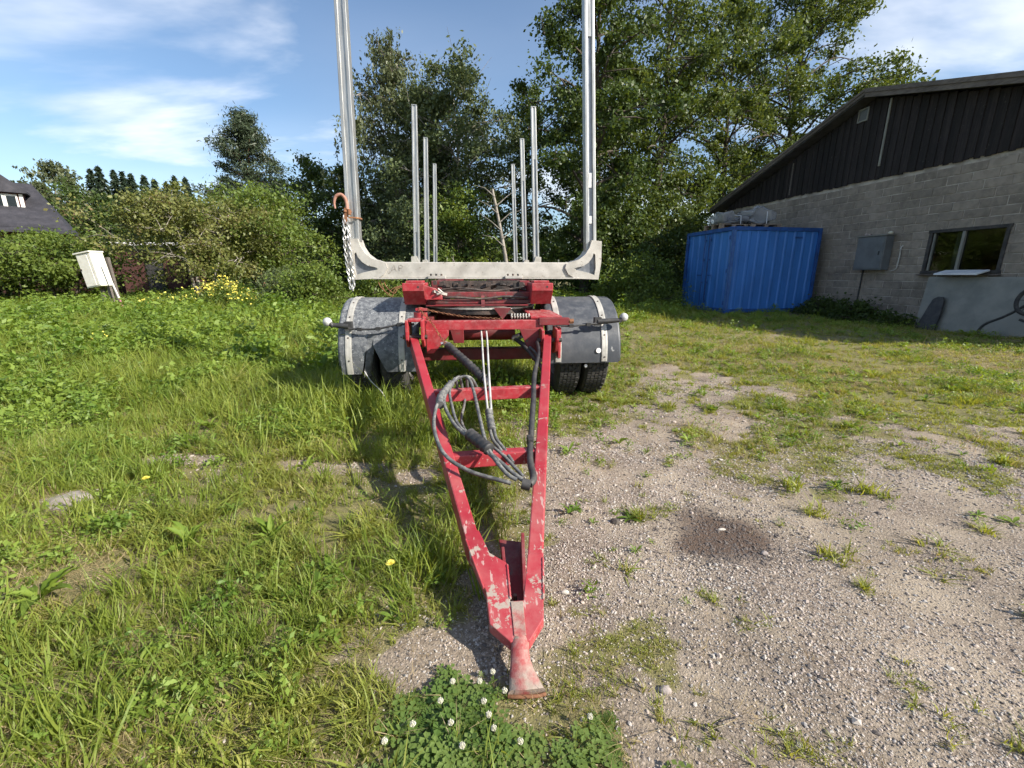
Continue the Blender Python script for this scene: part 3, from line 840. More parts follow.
for y0, y1 in ((0.11, CW / 2 - 0.03), (CW / 2 + 0.03, CW - 0.11)):
    pr = corrugated(3, y1 - y0, 0.022)
    d = MB()
    d.grid([[(0.062 - q * 1.0, y1 - a, z) for a, q in pr] for z in (0.13, CH - 0.11)], close_back=lambda P, i, j: Vector((0.10, P.y, P.z)))
    do = d.build('door', blue, cont)
    yb = y0 + 0.10 if y0 > 1 else y1 - 0.10
    rod = MB(); rod.tube([(-0.005, yb, 0.16), (-0.005, yb, CH - 0.14)], 0.014, 8)
    for z in (0.3, 0.9, 1.6, 2.2):
        rod.box((0.008, yb, z), (0.03, 0.07, 0.05))
    rod.build('lock_rod', blue_dark, do)
    hd = MB(); hd.box((-0.022, yb + (0.12 if y0 > 1 else -0.12), 1.12), (0.015, 0.26, 0.035)); hd.build('handle', blue_dark, do, bevel=0.004)
    yh = y1 - 0.01 if y0 > 1 else y0 + 0.01
    for z in (0.3, 1.25, 2.2):
        MB().box((0.0, yh, z), (0.03, 0.07, 0.11)).build('hinge', blue_dark, do, bevel=0.004)
MB().box((0.085, CW / 2, CH / 2), (0.02, 0.07, CH - 0.3)).build('door_seal', black, cont)
top = MB(); top.box((CL / 2, CW / 2, CH - 0.03), (CL - 0.17, CW - 0.17, 0.03)); top.build('roof', blue_dark, cont)
MB().box((CL / 2, CW / 2, 0.10), (CL - 0.17, CW - 0.17, 0.05)).build('floor_pan', grey_wood, cont)
MB().box((CL - 0.78, 0.012, CH - 0.28), (0.26, 0.012, 0.05)).build('vent_cover', blue_dark, cont)

def at_cont(x, y, z):
    c, sn = math.cos(CA), math.sin(CA)
    return (6.45 + c * x - sn * y, 13.2 + sn * x + c * y, z)
def pallet(x, y, rz, label):
    t = empty('pallet', at_cont(x, y, CH + 0.012), CA + rz)
    tag(t, label, 'pallet', 'pallets on the blue container')
    sm = MB().box((0, 0, 0), (0.98, 0.10, 0.022)).mesh('slat', pale_wood)
    for k in range(6):
        o = link(bpy.data.objects.new('slat', sm), t); o.location = (0, -0.35 + 0.14 * k, 0.133)
    for k in (-1, 0, 1):
        o = link(bpy.data.objects.new('slat', sm), t); o.location = (0, 0.35 * k, 0.011)
    bmx = MB().box((0, 0, 0), (0.12, 0.09, 0.1)).mesh('spacer', pale_wood)
    for k in (-1, 0, 1):
        for j in (-1, 0, 1):
            o = link(bpy.data.objects.new('spacer', bmx), t); o.location = (0.42 * k, 0.35 * j, 0.0722)
    return t
pallet(0.52, 1.15, 0.06, 'wooden pallet on the container roof above the doors, farther from the wall')
pallet(1.54, 0.96, -0.08, 'wooden pallet on the container roof, the one nearer the block wall')
def wrapped(x, y, sx, sy, sz, seed, label, rz):
    import bmesh
    bm = bmesh.new(); bmesh.ops.create_cube(bm, size=1.0)
    bmesh.ops.subdivide_edges(bm, edges=bm.edges, cuts=9, use_grid_fill=True)
    for v in bm.verts:
        q = Vector((v.co.x * sx, v.co.y * sy, v.co.z * sz))
        n = Vector((mnoise.noise(q * 3.0 + Vector((seed, 0, 0))), mnoise.noise(q * 3.0 + Vector((0, seed, 5))), mnoise.noise(q * 3.0 + Vector((3, 0, seed)))))
        fl = 1.0 if v.co.z < -0.4 else 0.0
        q += n * 0.20 * (1 - fl)
        q.z *= 0.8 + 0.35 * math.sin(q.x * 5.0 + seed)
        r_ = max(0.0, v.co.length - 0.5)
        v.co = q * (1 - 0.22 * r_)
    me = bpy.data.meshes.new('wrapped_bundle'); bm.to_mesh(me); bm.free()
    zmin = min(v.co.z for v in me.vertices)
    for v in me.vertices: v.co.z -= zmin
    me.materials.append(wrap_m)
    me.polygons.foreach_set('use_smooth', [True] * len(me.polygons))
    o = link(bpy.data.objects.new('wrapped_bundle', me))
    o.location = at_cont(x, y, CH + 0.012 + 0.146); o.rotation_euler = (0, 0, CA + rz)
    tag(o, label, 'bundle', 'wrapped bundles on the container')
    core = MB(); 
    for k in range(4):
        core.box((0, -sy * 0.27 + sy * 0.18 * k, sz * 0.40), (sx * 0.78, sy * 0.13, sz * 0.6))
    core.build('contents', cabinet_m, o, bevel=0.02)
    bd = MB(); bd.tube([(sx * 0.18, -sy * 0.53, 0.01), (sx * 0.18, -sy * 0.5, sz * 0.85), (sx * 0.18, 0, sz * 1.07), (sx * 0.18, sy * 0.5, sz * 0.85)], 0.012, 5); bd.build('strap', white_board, o)
wrapped(0.56, 1.08, 0.98, 0.62, 0.28, 3.3, 'low plastic-wrapped bundle on the pallet above the container doors', 0.05)
wrapped(1.42, 0.96, 0.86, 0.60, 0.42, 8.1, 'taller plastic-wrapped bundle on the pallet nearer the block wall', -0.1)
#SECTION_TRAILER
# ------------------------------------------------------------------ timber trailer
TR = empty('timber_trailer', (-0.29, 4.086, 0.0), R(5.0))
tag(TR, 'red timber trailer with tall aluminium stakes and A-frame drawbar', 'trailer')

def arm_z(y):
    return 0.66 + (y + 0.6) * 0.2333

# drawbar: junction plates, two arms, two cross bars, flared tongue
db = MB()
junction = [(-0.128, -2.62), (-0.101, -2.75), (-0.048, -2.895), (-0.040, -3.006), (0.018, -3.064), (0.077, -3.064), (0.127, -3.00), (0.137, -2.93), (0.163, -2.76), (0.106, -2.76), (0.071, -2.936), (0.0285, -2.936), (0.0275, -2.79), (-0.03, -2.745), (-0.066, -2.64)]
db.prism(junction, lambda x, y, t: (x, y, arm_z(y) + 0.004 - 0.034 * t))
drawbar = db.build('drawbar', red_worn, TR, bevel=0.003)
lower = MB()
lower.prism([(0.012, -2.60), (0.030, -2.93), (0.070, -2.93), (0.105, -2.62)], lambda x, y, t: (x, y, arm_z(y) - 0.075 - 0.012 * t))
lower.beam((0.020, -2.70, arm_z(-2.70) - 0.045), (0.0215, -2.93, arm_z(-2.93) - 0.045), 0.011, 0.07)
lower.beam((0.098, -2.66, arm_z(-2.66) - 0.03), (0.078, -2.93, arm_z(-2.93) - 0.045), 0.012, 0.085)
lower.build('web_plate', dark_red, drawbar, bevel=0.002)
cpl = MB(); cpl.prism([(0.030, -2.942), (0.031, -3.05), (0.067, -3.05), (0.069, -2.942)], lambda x, y, t: (x, y, arm_z(y) + 0.0075 - 0.006 * t)); cpl.build('centre_plate', tongue_m, drawbar, bevel=0.001)
for (ax_, ay_, bx_, by_) in ((-0.116, -2.68, -0.055, -2.885), (0.158, -2.78, 0.135, -2.94), (0.029, -2.80, 0.0295, -2.93)):
    wl = MB(); q = 16
    wl.tube([(ax_ + (bx_ - ax_) * k / q, ay_ + (by_ - ay_) * k / q, arm_z(ay_ + (by_ - ay_) * k / q) + 0.004) for k in range(q + 1)], [0.0035 + 0.0012 * (k % 2) for k in range(q + 1)], 6); wl.build('weld_bead', red_worn, drawbar, smooth=60)
la = MB(); la.beam((-0.558, -0.60, arm_z(-0.60) - 0.05), (-0.080, -2.72, arm_z(-2.72) - 0.04), 0.060, 0.11, w1=0.052, h1=0.08)
la.build('arm', red_worn, drawbar, bevel=0.006)
ra = MB(); ra.beam((0.530, -0.62, arm_z(-0.62) - 0.05), (0.108, -2.90, arm_z(-2.90) - 0.04), 0.060, 0.11, w1=0.056, h1=0.08)
ra.build('arm', red_worn, drawbar, bevel=0.006)
cbm = MB(); cbm.beam((-0.335, -1.50, arm_z(-1.50) - 0.045), (0.362, -1.47, arm_z(-1.47) - 0.045), 0.062, 0.072); cbm.build('crossbar', red, drawbar, bevel=0.005)
cbm = MB(); cbm.beam((-0.195, -2.14, arm_z(-2.14) - 0.045), (0.225, -2.12, arm_z(-2.12) - 0.045), 0.06, 0.068); cbm.build('crossbar', red_worn, drawbar, bevel=0.005)
tg = MB()
tong = [(-3.035, 0.026, 0.072, 0.090), (-3.06, 0.020, 0.074, 0.086), (-3.085, 0.018, 0.071, 0.077), (-3.105, 0.015, 0.072, 0.068), (-3.125, 0.012, 0.080, 0.056), (-3.148, 0.008, 0.093, 0.042), (-3.168, 0.004, 0.106, 0.028)]
P_ = []
for y, x0, x1, z in tong:
    xc = (x0 + x1) / 2
    P_.append([(x0, y, z - 0.004), (x0 + 0.006, y, z + 0.004), (xc, y - 0.006, z + 0.009), (x1 - 0.006, y, z + 0.004), (x1, y, z - 0.004)])
tg.grid(P_, close_back=lambda q, i, j: q + Vector((0, 0.004, -0.026)))
tg.build('tongue', tongue_m, drawbar, smooth=45)
rim_ = MB(); rim_.tube(spline([(0.004, -3.170, 0.014), (0.03, -3.178, 0.020), (0.080, -3.180, 0.020), (0.106, -3.171, 0.014)], 5), 0.005, 8); rim_.build('tongue_edge', rust, drawbar, smooth=60)
bl = MB()
for x, y in ((0.047, -2.985), (0.049, -2.88)):
    bl.tube([(x, y, arm_z(y) - 0.06), (x, y, arm_z(y) - 0.035)], 0.007, 6)
bl.build('bolt', grime, drawbar)

# hinge brackets, front beam and dolly frame
fr = MB()
fr.beam((-0.46, -0.56, 0.735), (0.50, -0.56, 0.735), 0.075, 0.075)
dolly = fr.build('dolly_frame', red, TR, bevel=0.005)
hb = MB(); hb.prism([(-0.50, 0.79), (-0.72, 0.79), (-0.72, 0.64), (-0.66, 0.575), (-0.50, 0.575)], lambda y, z, t: (-0.600 + 0.022 * t, y, z))
hb.prism([(-0.50, 0.79), (-0.72, 0.79), (-0.72, 0.64), (-0.66, 0.575), (-0.50, 0.575)], lambda y, z, t: (-0.482 + 0.022 * t, y, z))
hb.box((-0.531, -0.60, 0.785), (0.09, 0.18, 0.02))
hb.build('hinge_bracket', red, dolly, bevel=0.004)
hb = MB(); hb.prism([(-0.50, 0.72), (-0.70, 0.70), (-0.70, 0.62), (-0.64, 0.52), (-0.50, 0.48)], lambda y, z, t: (0.470 + 0.022 * t, y, z))
hb.prism([(-0.50, 0.72), (-0.70, 0.70), (-0.70, 0.62), (-0.64, 0.52), (-0.50, 0.48)], lambda y, z, t: (0.590 + 0.022 * t, y, z))
hb.box((0.64, -0.52, 0.58), (0.022, 0.12, 0.26))
hb.build('hinge_bracket', red, dolly, bevel=0.004)
pn = MB(); pn.tube([(-0.63, -0.655, 0.655), (-0.44, -0.655, 0.655)], 0.018, 10); pn.build('hinge_pin', grime, dolly, smooth=50)
pn = MB(); pn.tube([(0.44, -0.645, 0.615), (0.64, -0.645, 0.615)], 0.018, 10); pn.build('hinge_pin', grime, dolly, smooth=50)
gs = MB(); gs.prism([(-0.455, 0.70), (-0.275, 0.70), (-0.275, 0.655), (-0.40, 0.51), (-0.455, 0.51)], lambda x, z, t: (x, -0.60 + 0.018 * t, z)); gs.build('gusset', red, dolly, bevel=0.003)
gs = MB(); gs.prism([(0.30, 0.70), (0.465, 0.70), (0.465, 0.41), (0.41, 0.44)], lambda x, z, t: (x, -0.60 + 0.018 * t, z)); gs.build('gusset', dark_red, dolly, bevel=0.003)
gs = MB(); gs.prism([(-0.285, 0.70), (-0.16, 0.70), (-0.16, 0.55), (-0.25, 0.55)], lambda x, z, t: (x, -0.32 + 0.018 * t, z)); gs.build('gusset', dark_red, dolly, bevel=0.003)
dp = MB(); dp.box((0.585, -0.59, 0.762), (0.25, 0.05, 0.058)); dp.build('stop_plate', dark_red, dolly, bevel=0.004)
tri = MB(); tri.prism([(0.40, -0.55), (0.66, -0.55), (0.60, -0.30), (0.36, -0.18)], lambda x, y, t: (x, y, 0.80 - 0.02 * t + (y + 0.55) * 0.12)); tri.build('top_plate', red, dolly, bevel=0.003)
nut = MB(); nut.tube([(0.71, -0.60, 0.762), (0.745, -0.60, 0.762)], 0.022, 6); nut.build('nut', rust, dolly)
cap = MB(); cap.tube([(-0.50, -0.52, 0.79), (-0.50, -0.52, 0.835)], 0.055, 12); cap.tube([(-0.50, -0.52, 0.835), (-0.50, -0.52, 0.875)], 0.022, 8); cap.box((-0.49, -0.53, 0.86), (0.09, 0.03, 0.02)); cap.build('pin_cap', red, dolly, smooth=40)
for sx in (-1, 1):
    rl = MB(); rl.beam((0.45 * sx, -0.50, 0.735), (0.45 * sx, 0.75, 0.735), 0.07, 0.09); rl.build('side_rail', dark_red, dolly, bevel=0.004)
rl = MB(); rl.beam((-0.45, 0.2, 0.735), (0.45, 0.2, 0.735), 0.07, 0.08); rl.beam((-0.45, 0.72, 0.735), (0.45, 0.72, 0.735), 0.07, 0.08); rl.build('rear_rail', dark_red, dolly, bevel=0.004)
ax = MB(); ax.beam((-0.66, 0, 0.40), (0.66, 0, 0.40), 0.11, 0.11); ax.build('axle', dark_red, dolly, bevel=0.01)
for sx in (-1, 1):
    ls = MB()
    for k in range(4):
        q = 0.62 - 0.13 * k
        ls.tube(spline([(0.50 * sx, -q, 0.575 - 0.018 * k), (0.50 * sx, 0, 0.505 - 0.018 * k), (0.50 * sx, q, 0.575 - 0.018 * k)], 6), 0.012, 4)
    ls.box((0.50 * sx, 0, 0.47), (0.09, 0.12, 0.10))
    ls.build('leaf_spring', grime, dolly)
bc = MB(); bc.tube([(0.33, -0.50, 0.64), (0.27, -0.44, 0.60)], 0.028, 12); bc.tube([(0.345, -0.52, 0.655), (0.36, -0.535, 0.67)], 0.012, 8); bc.build('brake_valve', steel, dolly, smooth=50)
tan = MB(); tan.tube([(-0.30, -0.15, 0.62), (0.30, -0.15, 0.62)], 0.07, 14); tan.build('air_tank', dark_red, dolly, smooth=50)
ser = MB()
for k in range(7):
    ser.tube([(0.245 + 0.024 * k, -0.515, 0.79 + 0.018 * math.sin(2 * math.pi * j / 10) ) if False else (0.245 + 0.024 * k + 0.004 * math.cos(2 * math.pi * j / 10), -0.515 + 0.016 * math.cos(2 * math.pi * j / 10), 0.80 + 0.018 * math.sin(2 * math.pi * j / 10)) for j in range(10)], 0.006, 5, closed=True)
ser.build('pipe_coil', strap_m, dolly, smooth=60)

# turntable: ring, plates, front blocks, rails
ring = MB(); ring.lathe([(0.50, 0.80), (0.50, 0.868), (0.40, 0.868), (0.40, 0.80)], lambda a_, c, s: (c, 0.10 + s, a_), 48)
tt = ring.build('turntable', grime, TR, bevel=0.004)
lip = MB(); lip.lathe([(0.512, 0.846), (0.512, 0.858), (0.49, 0.858), (0.49, 0.846)], lambda a_, c, s: (c, 0.10 + s, a_), 48); lip.build('ring_lip', strap_m, tt)
for x0, x1 in ((-0.645, -0.470), (0.419, 0.597)):
    bk = MB(); bk.prism([(-0.45, 1.065), (-0.45, 1.004), (-0.36, 0.888), (-0.10, 0.888), (-0.10, 1.065)], lambda y, z, t: (x0 + (x1 - x0) * t, y, z))
    bko = bk.build('front_block', red, tt, bevel=0.004)
    tb = MB(); tb.box(((x0 + x1) / 2, -0.27, 1.075), (0.13, 0.24, 0.018)); tb.build('pad', red, bko, bevel=0.003)
    h = MB(); h.tube([((x0 + x1) / 2 + 0.04, -0.452, 1.035), ((x0 + x1) / 2 + 0.04, -0.447, 1.035)], 0.009, 8); h.build('bolt', black, bko)
lk = MB(); lk.prism([(-0.47, 1.045), (-0.38, 1.02), (-0.33, 0.96), (-0.33, 0.93), (-0.47, 0.93)], lambda x, z, t: (x, -0.40 + 0.05 * t, z)); lk.build('locking_lug', red, tt, bevel=0.003)
ra_ = MB(); ra_.beam((-0.46, -0.25, 0.965), (0.42, -0.25, 0.965), 0.06, 0.045); ra_.build('rail', red_grimy, tt, bevel=0.004)
ra_ = MB(); ra_.beam((-0.47, -0.29, 0.905), (0.42, -0.29, 0.905), 0.05, 0.03); ra_.build('rail', red_grimy, tt, bevel=0.004)
ra_ = MB(); ra_.prism([(-0.47, -0.36), (0.40, -0.36), (0.40, 0.5), (-0.47, 0.5)], lambda x, y, t: (x, y, 0.886 - 0.012 * t)); ra_.build('base_plate', dark_red, tt)
cl = MB()
for k in range(9):
    x = -0.34 + 0.085 * k
    cl.tube([(x, -0.16, 1.035 + 0.012 * math.sin(k * 2.3)), (x + 0.05, -0.17 + 0.02 * math.cos(k), 1.045)], 0.016 + 0.006 * math.sin(k * 1.7), 8)
cl.tube(spline([(-0.38, -0.2, 1.04), (-0.1, -0.22, 1.0), (0.15, -0.2, 1.05), (0.40, -0.2, 1.0)], 6), 0.011, 6)
cl.tube(spline([(-0.42, -0.22, 0.99), (-0.2, -0.26, 1.02), (0.1, -0.25, 0.995), (0.38, -0.24, 1.03)], 6), 0.009, 6)
for k in range(14):
    x = -0.40 + 0.058 * k
    cl.box((x, -0.20 + 0.03 * math.sin(k * 2.9), 1.055 + 0.01 * math.cos(k * 1.3)), (0.03 + 0.012 * math.sin(k), 0.05, 0.035))
cl.box((-0.02, 0.0, 1.02), (0.80, 0.05, 0.12))
cl.tube(spline([(-0.44, -0.3, 0.93), (-0.25, -0.33, 0.945), (0.0, -0.32, 0.93), (0.2, -0.33, 0.95), (0.40, -0.3, 0.935)], 6), 0.012, 6)
cl.build('fittings', grime, tt, smooth=50)
lb = MB(); lb.beam((-0.40, -0.41, 1.0), (-0.30, -0.33, 0.97), 0.03, 0.02); lb.tube([(-0.36, -0.42, 1.02), (-0.32, -0.42, 0.99), (-0.37, -0.42, 0.975)], 0.01, 6); lb.build('latch', strap_m, tt)
ct = MB(); ct.beam((0.012, -0.30, 0.955), (0.012, -0.36, 0.86), 0.03, 0.014); ct.prism([(-0.06, 0.86), (0.09, 0.86), (0.015, 0.76)], lambda x, z, t: (x + 0.16, -0.42 + 0.014 * t, z)); ct.build('stay', dark_red, tt)

# main frame running to the rear
for sx in (-1, 1):
    fb = MB(); fb.beam((0.40 * sx, -0.08, 0.985), (0.40 * sx, 9.2, 0.985), 0.09, 0.19); fb.build('frame_beam', dark_red, TR, bevel=0.006)

# bolsters and stakes
def bolster(y, xl, xr, front=False):
    mb = MB(); mb.box(((xl + xr) / 2, y + 0.09, 1.178), (xr - xl - 0.46, 0.17, 0.148))
    o = mb.build('bolster', bolster_alu, TR, bevel=0.008)
    fl = MB(); fl.box(((xl + xr) / 2, y + 0.085, 1.098), (xr - xl - 0.40, 0.20, 0.014)); fl.build('flange', bolster_alu, o, bevel=0.003)
    for sx, xe in ((1, xl), (-1, xr)):
        P0 = [(0.0, -0.01), (-0.02, 0.16), (-0.015, 0.36), (0.085, 0.37), (0.105, 0.30), (0.145, 0.235), (0.21, 0.185), (0.285, 0.163), (0.335, 0.145), (0.345, 0.10), (0.31, 0.04), (0.24, 0.0)]
        P1 = [(0.045, 0.035), (0.035, 0.10), (0.045, 0.23), (0.062, 0.245), (0.075, 0.20), (0.11, 0.155), (0.16, 0.122), (0.225, 0.108), (0.25, 0.10), (0.25, 0.085), (0.19, 0.075), (0.10, 0.055)]
        n = len(P0)
        f3 = lambda q, yy: (xe + sx * q[0], yy, 1.095 + q[1])
        V = [f3(q, y - 0.012) for q in P0] + [f3(q, y - 0.012) for q in P1] + [f3(q, y + 0.022) for q in P1] + [f3(q, y + 0.20) for q in P0]
        F = [(i, (i + 1) % n, n + (i + 1) % n, n + i) for i in range(n)] + [(n + i, n + (i + 1) % n, 2 * n + (i + 1) % n, 2 * n + i) for i in range(n)] + [((i + 1) % n, i, 3 * n + i, 3 * n + (i + 1) % n) for i in range(n)] + [tuple(3 * n + i for i in range(n))]
        cm = MB().add(V, F); co = cm.build('corner_bracket', bolster_alu, o, bevel=0.006)
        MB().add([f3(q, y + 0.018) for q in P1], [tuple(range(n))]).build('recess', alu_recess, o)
    return o
def stake(p0, p1, w0=0.112, w1=0.088, d=0.11, gf=0.44):
    p0 = Vector(p0); p1 = Vector(p1)
    mb = MB()
    for s_ in (-1, 1):
        mb.beam(p0 + Vector((s_ * w0 * 0.36, 0, 0)), p1 + Vector((s_ * w1 * 0.36, 0, 0)), w0 * 0.30, d, up=(0, 1, 0), w1=w1 * 0.30, h1=d * 0.8)
    o = mb.build('stake', alu, TR, bevel=0.004)
    mid = p0.lerp(p1, gf)
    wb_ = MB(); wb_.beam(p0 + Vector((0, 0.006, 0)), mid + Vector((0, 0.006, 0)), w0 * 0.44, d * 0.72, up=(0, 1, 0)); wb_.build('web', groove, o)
    wb_ = MB(); wb_.beam(mid + Vector((0, 0.003, 0)), p1 + Vector((0, 0.003, -0.01)), w0 * 0.44, d * 0.84, up=(0, 1, 0), w1=w1 * 0.44, h1=d * 0.7); wb_.build('web', alu, o)
    cp = MB(); cp.beam(p1 - (p1 - p0).normalized() * 0.002, p1 + (p1 - p0).normalized() * 0.012, w1 * 1.05, d * 0.85, up=(0, 1, 0)); cp.build('cap', alu, o)
    return o
bf = bolster(0.30, -1.235, 1.195)
stake((-1.205, 0.385, 1.20), (-1.118, 0.40, 4.45), 0.112, 0.088, gf=0.03)
st_r = stake((1.127, 0.385, 1.20), (0.958, 0.40, 4.45), 0.104, 0.084, gf=0.62)
for z, hh in ((2.02, 0.13), (1.66, 0.07)):
    t_ = (z - 1.20) / 3.25
    MB().box((1.127 - 0.169 * t_, 0.3505 + 0.015 * t_ - 0.008, z), (0.03, 0.003, hh)).build('sticker', sticker, st_r)
for yb, in ((4.2,), (6.0,), (8.2,)):
    bolster(yb, -1.17, 1.19)
    stake((-1.10, yb + 0.085, 1.20), (-1.005, yb + 0.085, 3.92), 0.105, 0.085, gf=0.25)
    stake((1.13, yb + 0.085, 1.20), (1.035, yb + 0.085, 3.95), 0.105, 0.085, gf=0.7)
# clamps that hold the front bolster, and its faded letters
for xa in (-0.42, 0.33):
    cp = MB(); cp.box((xa, 0.275, 1.108), (0.17, 0.06, 0.028))
    co = cp.build('clamp', strap_m, bf, bevel=0.004)
    for k in range(3):
        nn = MB(); nn.tube([(xa - 0.055 + 0.05 * k, 0.27, 1.12), (xa - 0.055 + 0.05 * k, 0.27, 1.142)], 0.011, 6); nn.build('bolt', grime, bf)
LET = {'A': [((0, 0), (0.025, 0.055)), ((0.025, 0.055), (0.05, 0)), ((0.011, 0.02), (0.039, 0.02))], 'P': [((0, 0), (0, 0.055)), ((0, 0.055), (0.03, 0.053)), ((0.03, 0.053), (0.036, 0.041)), ((0.036, 0.041), (0.028, 0.029)), ((0.028, 0.029), (0, 0.028))]}
for ch, xo in (('A', -0.855), ('P', -0.782)):
    mb = MB()
    for q, ((ax_, az_), (bx_, bz_)) in enumerate(LET[ch]):
        mb.beam((xo + ax_, 0.304 - 0.0004 * q, 1.168 + az_), (xo + bx_, 0.304 - 0.0004 * q, 1.168 + bz_), 0.008, 0.002, up=(0, 1, 0))
    mb.build('letter', letter_m, bf)

# mudguards
GZc, GR = 0.44, 0.49
def guard_pt(x, phi, r):
    a = R(phi)
    return (x, -r * math.cos(a), GZc + r * math.sin(a))
def guard_sheet(xa, xb, p0, p1, r=GR, n=22, th=0.007):
    """curved sheet; xa, xb may be functions of the angle"""
    fa = xa if callable(xa) else (lambda q: xa)
    fb = xb if callable(xb) else (lambda q: xb)
    P = []
    for i in range(n + 1):
        ph = p0 + (p1 - p0) * i / n
        P.append([guard_pt(fa(ph) + (fb(ph) - fa(ph)) * j / 6, ph, r + 0.006 * math.sin(j * 1.05 + 0.0) ** 2 * 0.3) for j in range(7)])
    mb = MB(); mb.grid(P, close_back=lambda q, i, j: Vector((q.x, q.y * (1 - th / r), GZc + (q.z - GZc) * (1 - th / r))))
    return mb
g_r = guard_sheet(0.57, 1.185, -6, 160).build('mudguard', guard, TR, smooth=50)
def guard_lip(x, sx):
    P = []
    for i in range(23):
        ph = -5 + 165 * i / 22
        P.append([guard_pt(x, ph, GR), guard_pt(x + 0.018 * sx, ph, GR - 0.012), guard_pt(x + 0.026 * sx, ph, GR - 0.045)])
    return MB().grid(P, close_back=lambda q, i, j: q + Vector((-0.005 * sx, 0, -0.002)))
guard_lip(1.186, 1).build('lip', guard, g_r, smooth=60)
guard_lip(0.569, -1).build('lip', guard, g_r, smooth=60)
g_l = guard_sheet(-1.175, -0.56, 26, 160).build('mudguard', guard_old, TR, smooth=50)
guard_sheet(-1.175, lambda q: -0.985 + 0.002 * q, -14, 25.6, n=10).build('front_strip', guard_old, g_l, smooth=50)
guard_sheet(lambda q: -0.905 + 0.075 * max(0.0, (14 - q) / 20.0), -0.562, -12, 25.6, n=14).build('front_panel', guard_old, g_l, smooth=50)
flap = MB(); P = []
for i in range(9):
    t_ = i / 8
    P.append([(-0.945 - 0.05 * t_ + 0.035 * j * (1 - 0.45 * t_) + 0.0, -0.455 - 0.035 * t_ + 0.02 * t_ * t_ + 0.03 * t_ * (j - 1), 0.655 - 0.36 * t_) for j in range(3)])
flap.grid(P, close_back=lambda q, i, j: q + Vector((0, 0.006, 0))); flap.build('torn_flap', guard_old, g_l, smooth=60)
guard_lip(-1.176, -1).build('lip', guard_old, g_l, smooth=60)
guard_lip(-0.559, 1).build('lip', guard_old, g_l, smooth=60)
for par, x0, lo in ((g_r, 0.625, -4.5), (g_r, 1.03, -4.5), (g_l, -1.13, -13.5), (g_l, -0.70, -11.5)):
    st = guard_sheet(x0, x0 + 0.050, lo, 118, r=GR + 0.009, th=0.006).build('strap', strap_m, par, smooth=50)
    rv = MB()
    for ph in (0, 22, 44, 66, 88):
        q0 = guard_pt(x0 + 0.025, ph, GR + 0.007); q1 = guard_pt(x0 + 0.025, ph, GR + 0.014)
        rv.tube([q0, q1], 0.007, 6)
    rv.build('rivet', grime, st)
rb = MB(); rb.tube([guard_pt(1.0, 6.5, GR - 0.002), guard_pt(1.0, 6.5, GR + 0.012)], 0.022, 12); rb.build('reflector', sticker, g_r, smooth=40)
rb = MB(); rb.tube([(0.905, -0.44, 0.355), (0.905, -0.455, 0.355)], 0.014, 10); rb.build('wheel_nut', sticker, g_r)
for par, pts in ((g_r, [(0.60, -0.475, 0.715), (0.75, -0.50, 0.712), (0.90, -0.495, 0.722), (1.01, -0.49, 0.735)]), (g_l, [(-0.56, -0.50, 0.74), (-0.68, -0.485, 0.735), (-0.85, -0.50, 0.705), (-1.0, -0.49, 0.70), (-1.12, -0.49, 0.715)])):
    cbx = MB(); cbx.tube(spline(pts, 6), 0.009, 6)
    for q in pts[1:-1]:
        cbx.box((q[0], q[1] - 0.004, q[2]), (0.035, 0.022, 0.028))
    cbx.build('cable', black, par, smooth=50)
wire = MB(); wire.tube(spline([(-0.98, -0.53, 0.36), (-0.93, -0.55, 0.28), (-0.84, -0.60, 0.20), (-0.78, -0.63, 0.10)], 6), 0.004, 5); wire.build('loose_wire', white_pipe, g_l)
for sx, x0, x1, zz in ((1, 0.985, 1.165, 0.755), (-1, -1.09, -1.205, 0.737)):
    ml = MB(); ml.tube([(x0, -0.48, zz - 0.012), (x1, -0.495, zz)], [0.026, 0.018], 8); ml.box((x0, -0.47, zz - 0.01), (0.06, 0.05, 0.07)); ml.tube([(x1, -0.495, zz - 0.01), (x1 + 0.03 * sx, -0.497, zz + 0.024)], 0.02, 8)
    mo = ml.build('marker_lamp', black, TR, smooth=50)
    c_ = Vector((x1 + 0.042 * sx, -0.50, zz + 0.026))
    le = MB(); le.lathe([(0.0001, -0.022), (0.022, -0.018), (0.035, -0.004), (0.036, 0.014), (0.028, 0.022), (0.0001, 0.024)], lambda a_, c, s: (c_.x + c, c_.y + a_, c_.z + s), 18, closed=False); le.build('lens', lens_white, mo, smooth=50)

# wheels
def tyre_mesh(r, w):
    mb = MB()
    h = w / 2
    mb.lathe([(r * 0.56, -h * 0.72), (r * 0.62, -h * 0.94), (r * 0.80, -h), (r * 0.93, -h * 0.92), (r * 0.968, -h * 0.80), (r * 0.972, h * 0.80), (r * 0.93, h * 0.92), (r * 0.80, h), (r * 0.62, h * 0.94), (r * 0.56, h * 0.72)], lambda a_, c, s: (a_, c, s), 48)
    nb = 44
    for k in range(nb):
        for j in range(5):
            a = 2 * math.pi * (k + (0.5 if j % 2 else 0.0)) / nb
            x = (-0.62 + 0.31 * j) * h
            d = Vector((0, math.cos(a), math.sin(a))); tn = Vector((0, -math.sin(a), math.cos(a)))
            rot = Matrix((Vector((1, 0.18 * (1 if j % 2 else -1), 0)).normalized(), tn, d)).transposed()
            rot = Matrix(((1, 0, 0), (0, tn.y, d.y), (0, tn.z, d.z)))
            mb.box(d * (r * 0.979) + Vector((x, 0, 0)), (h * 0.26, 2 * math.pi * r / nb * 0.72, r * 0.035), rot)
    return mb.mesh('tyre', rubber)
tm = tyre_mesh(0.43, 0.225)
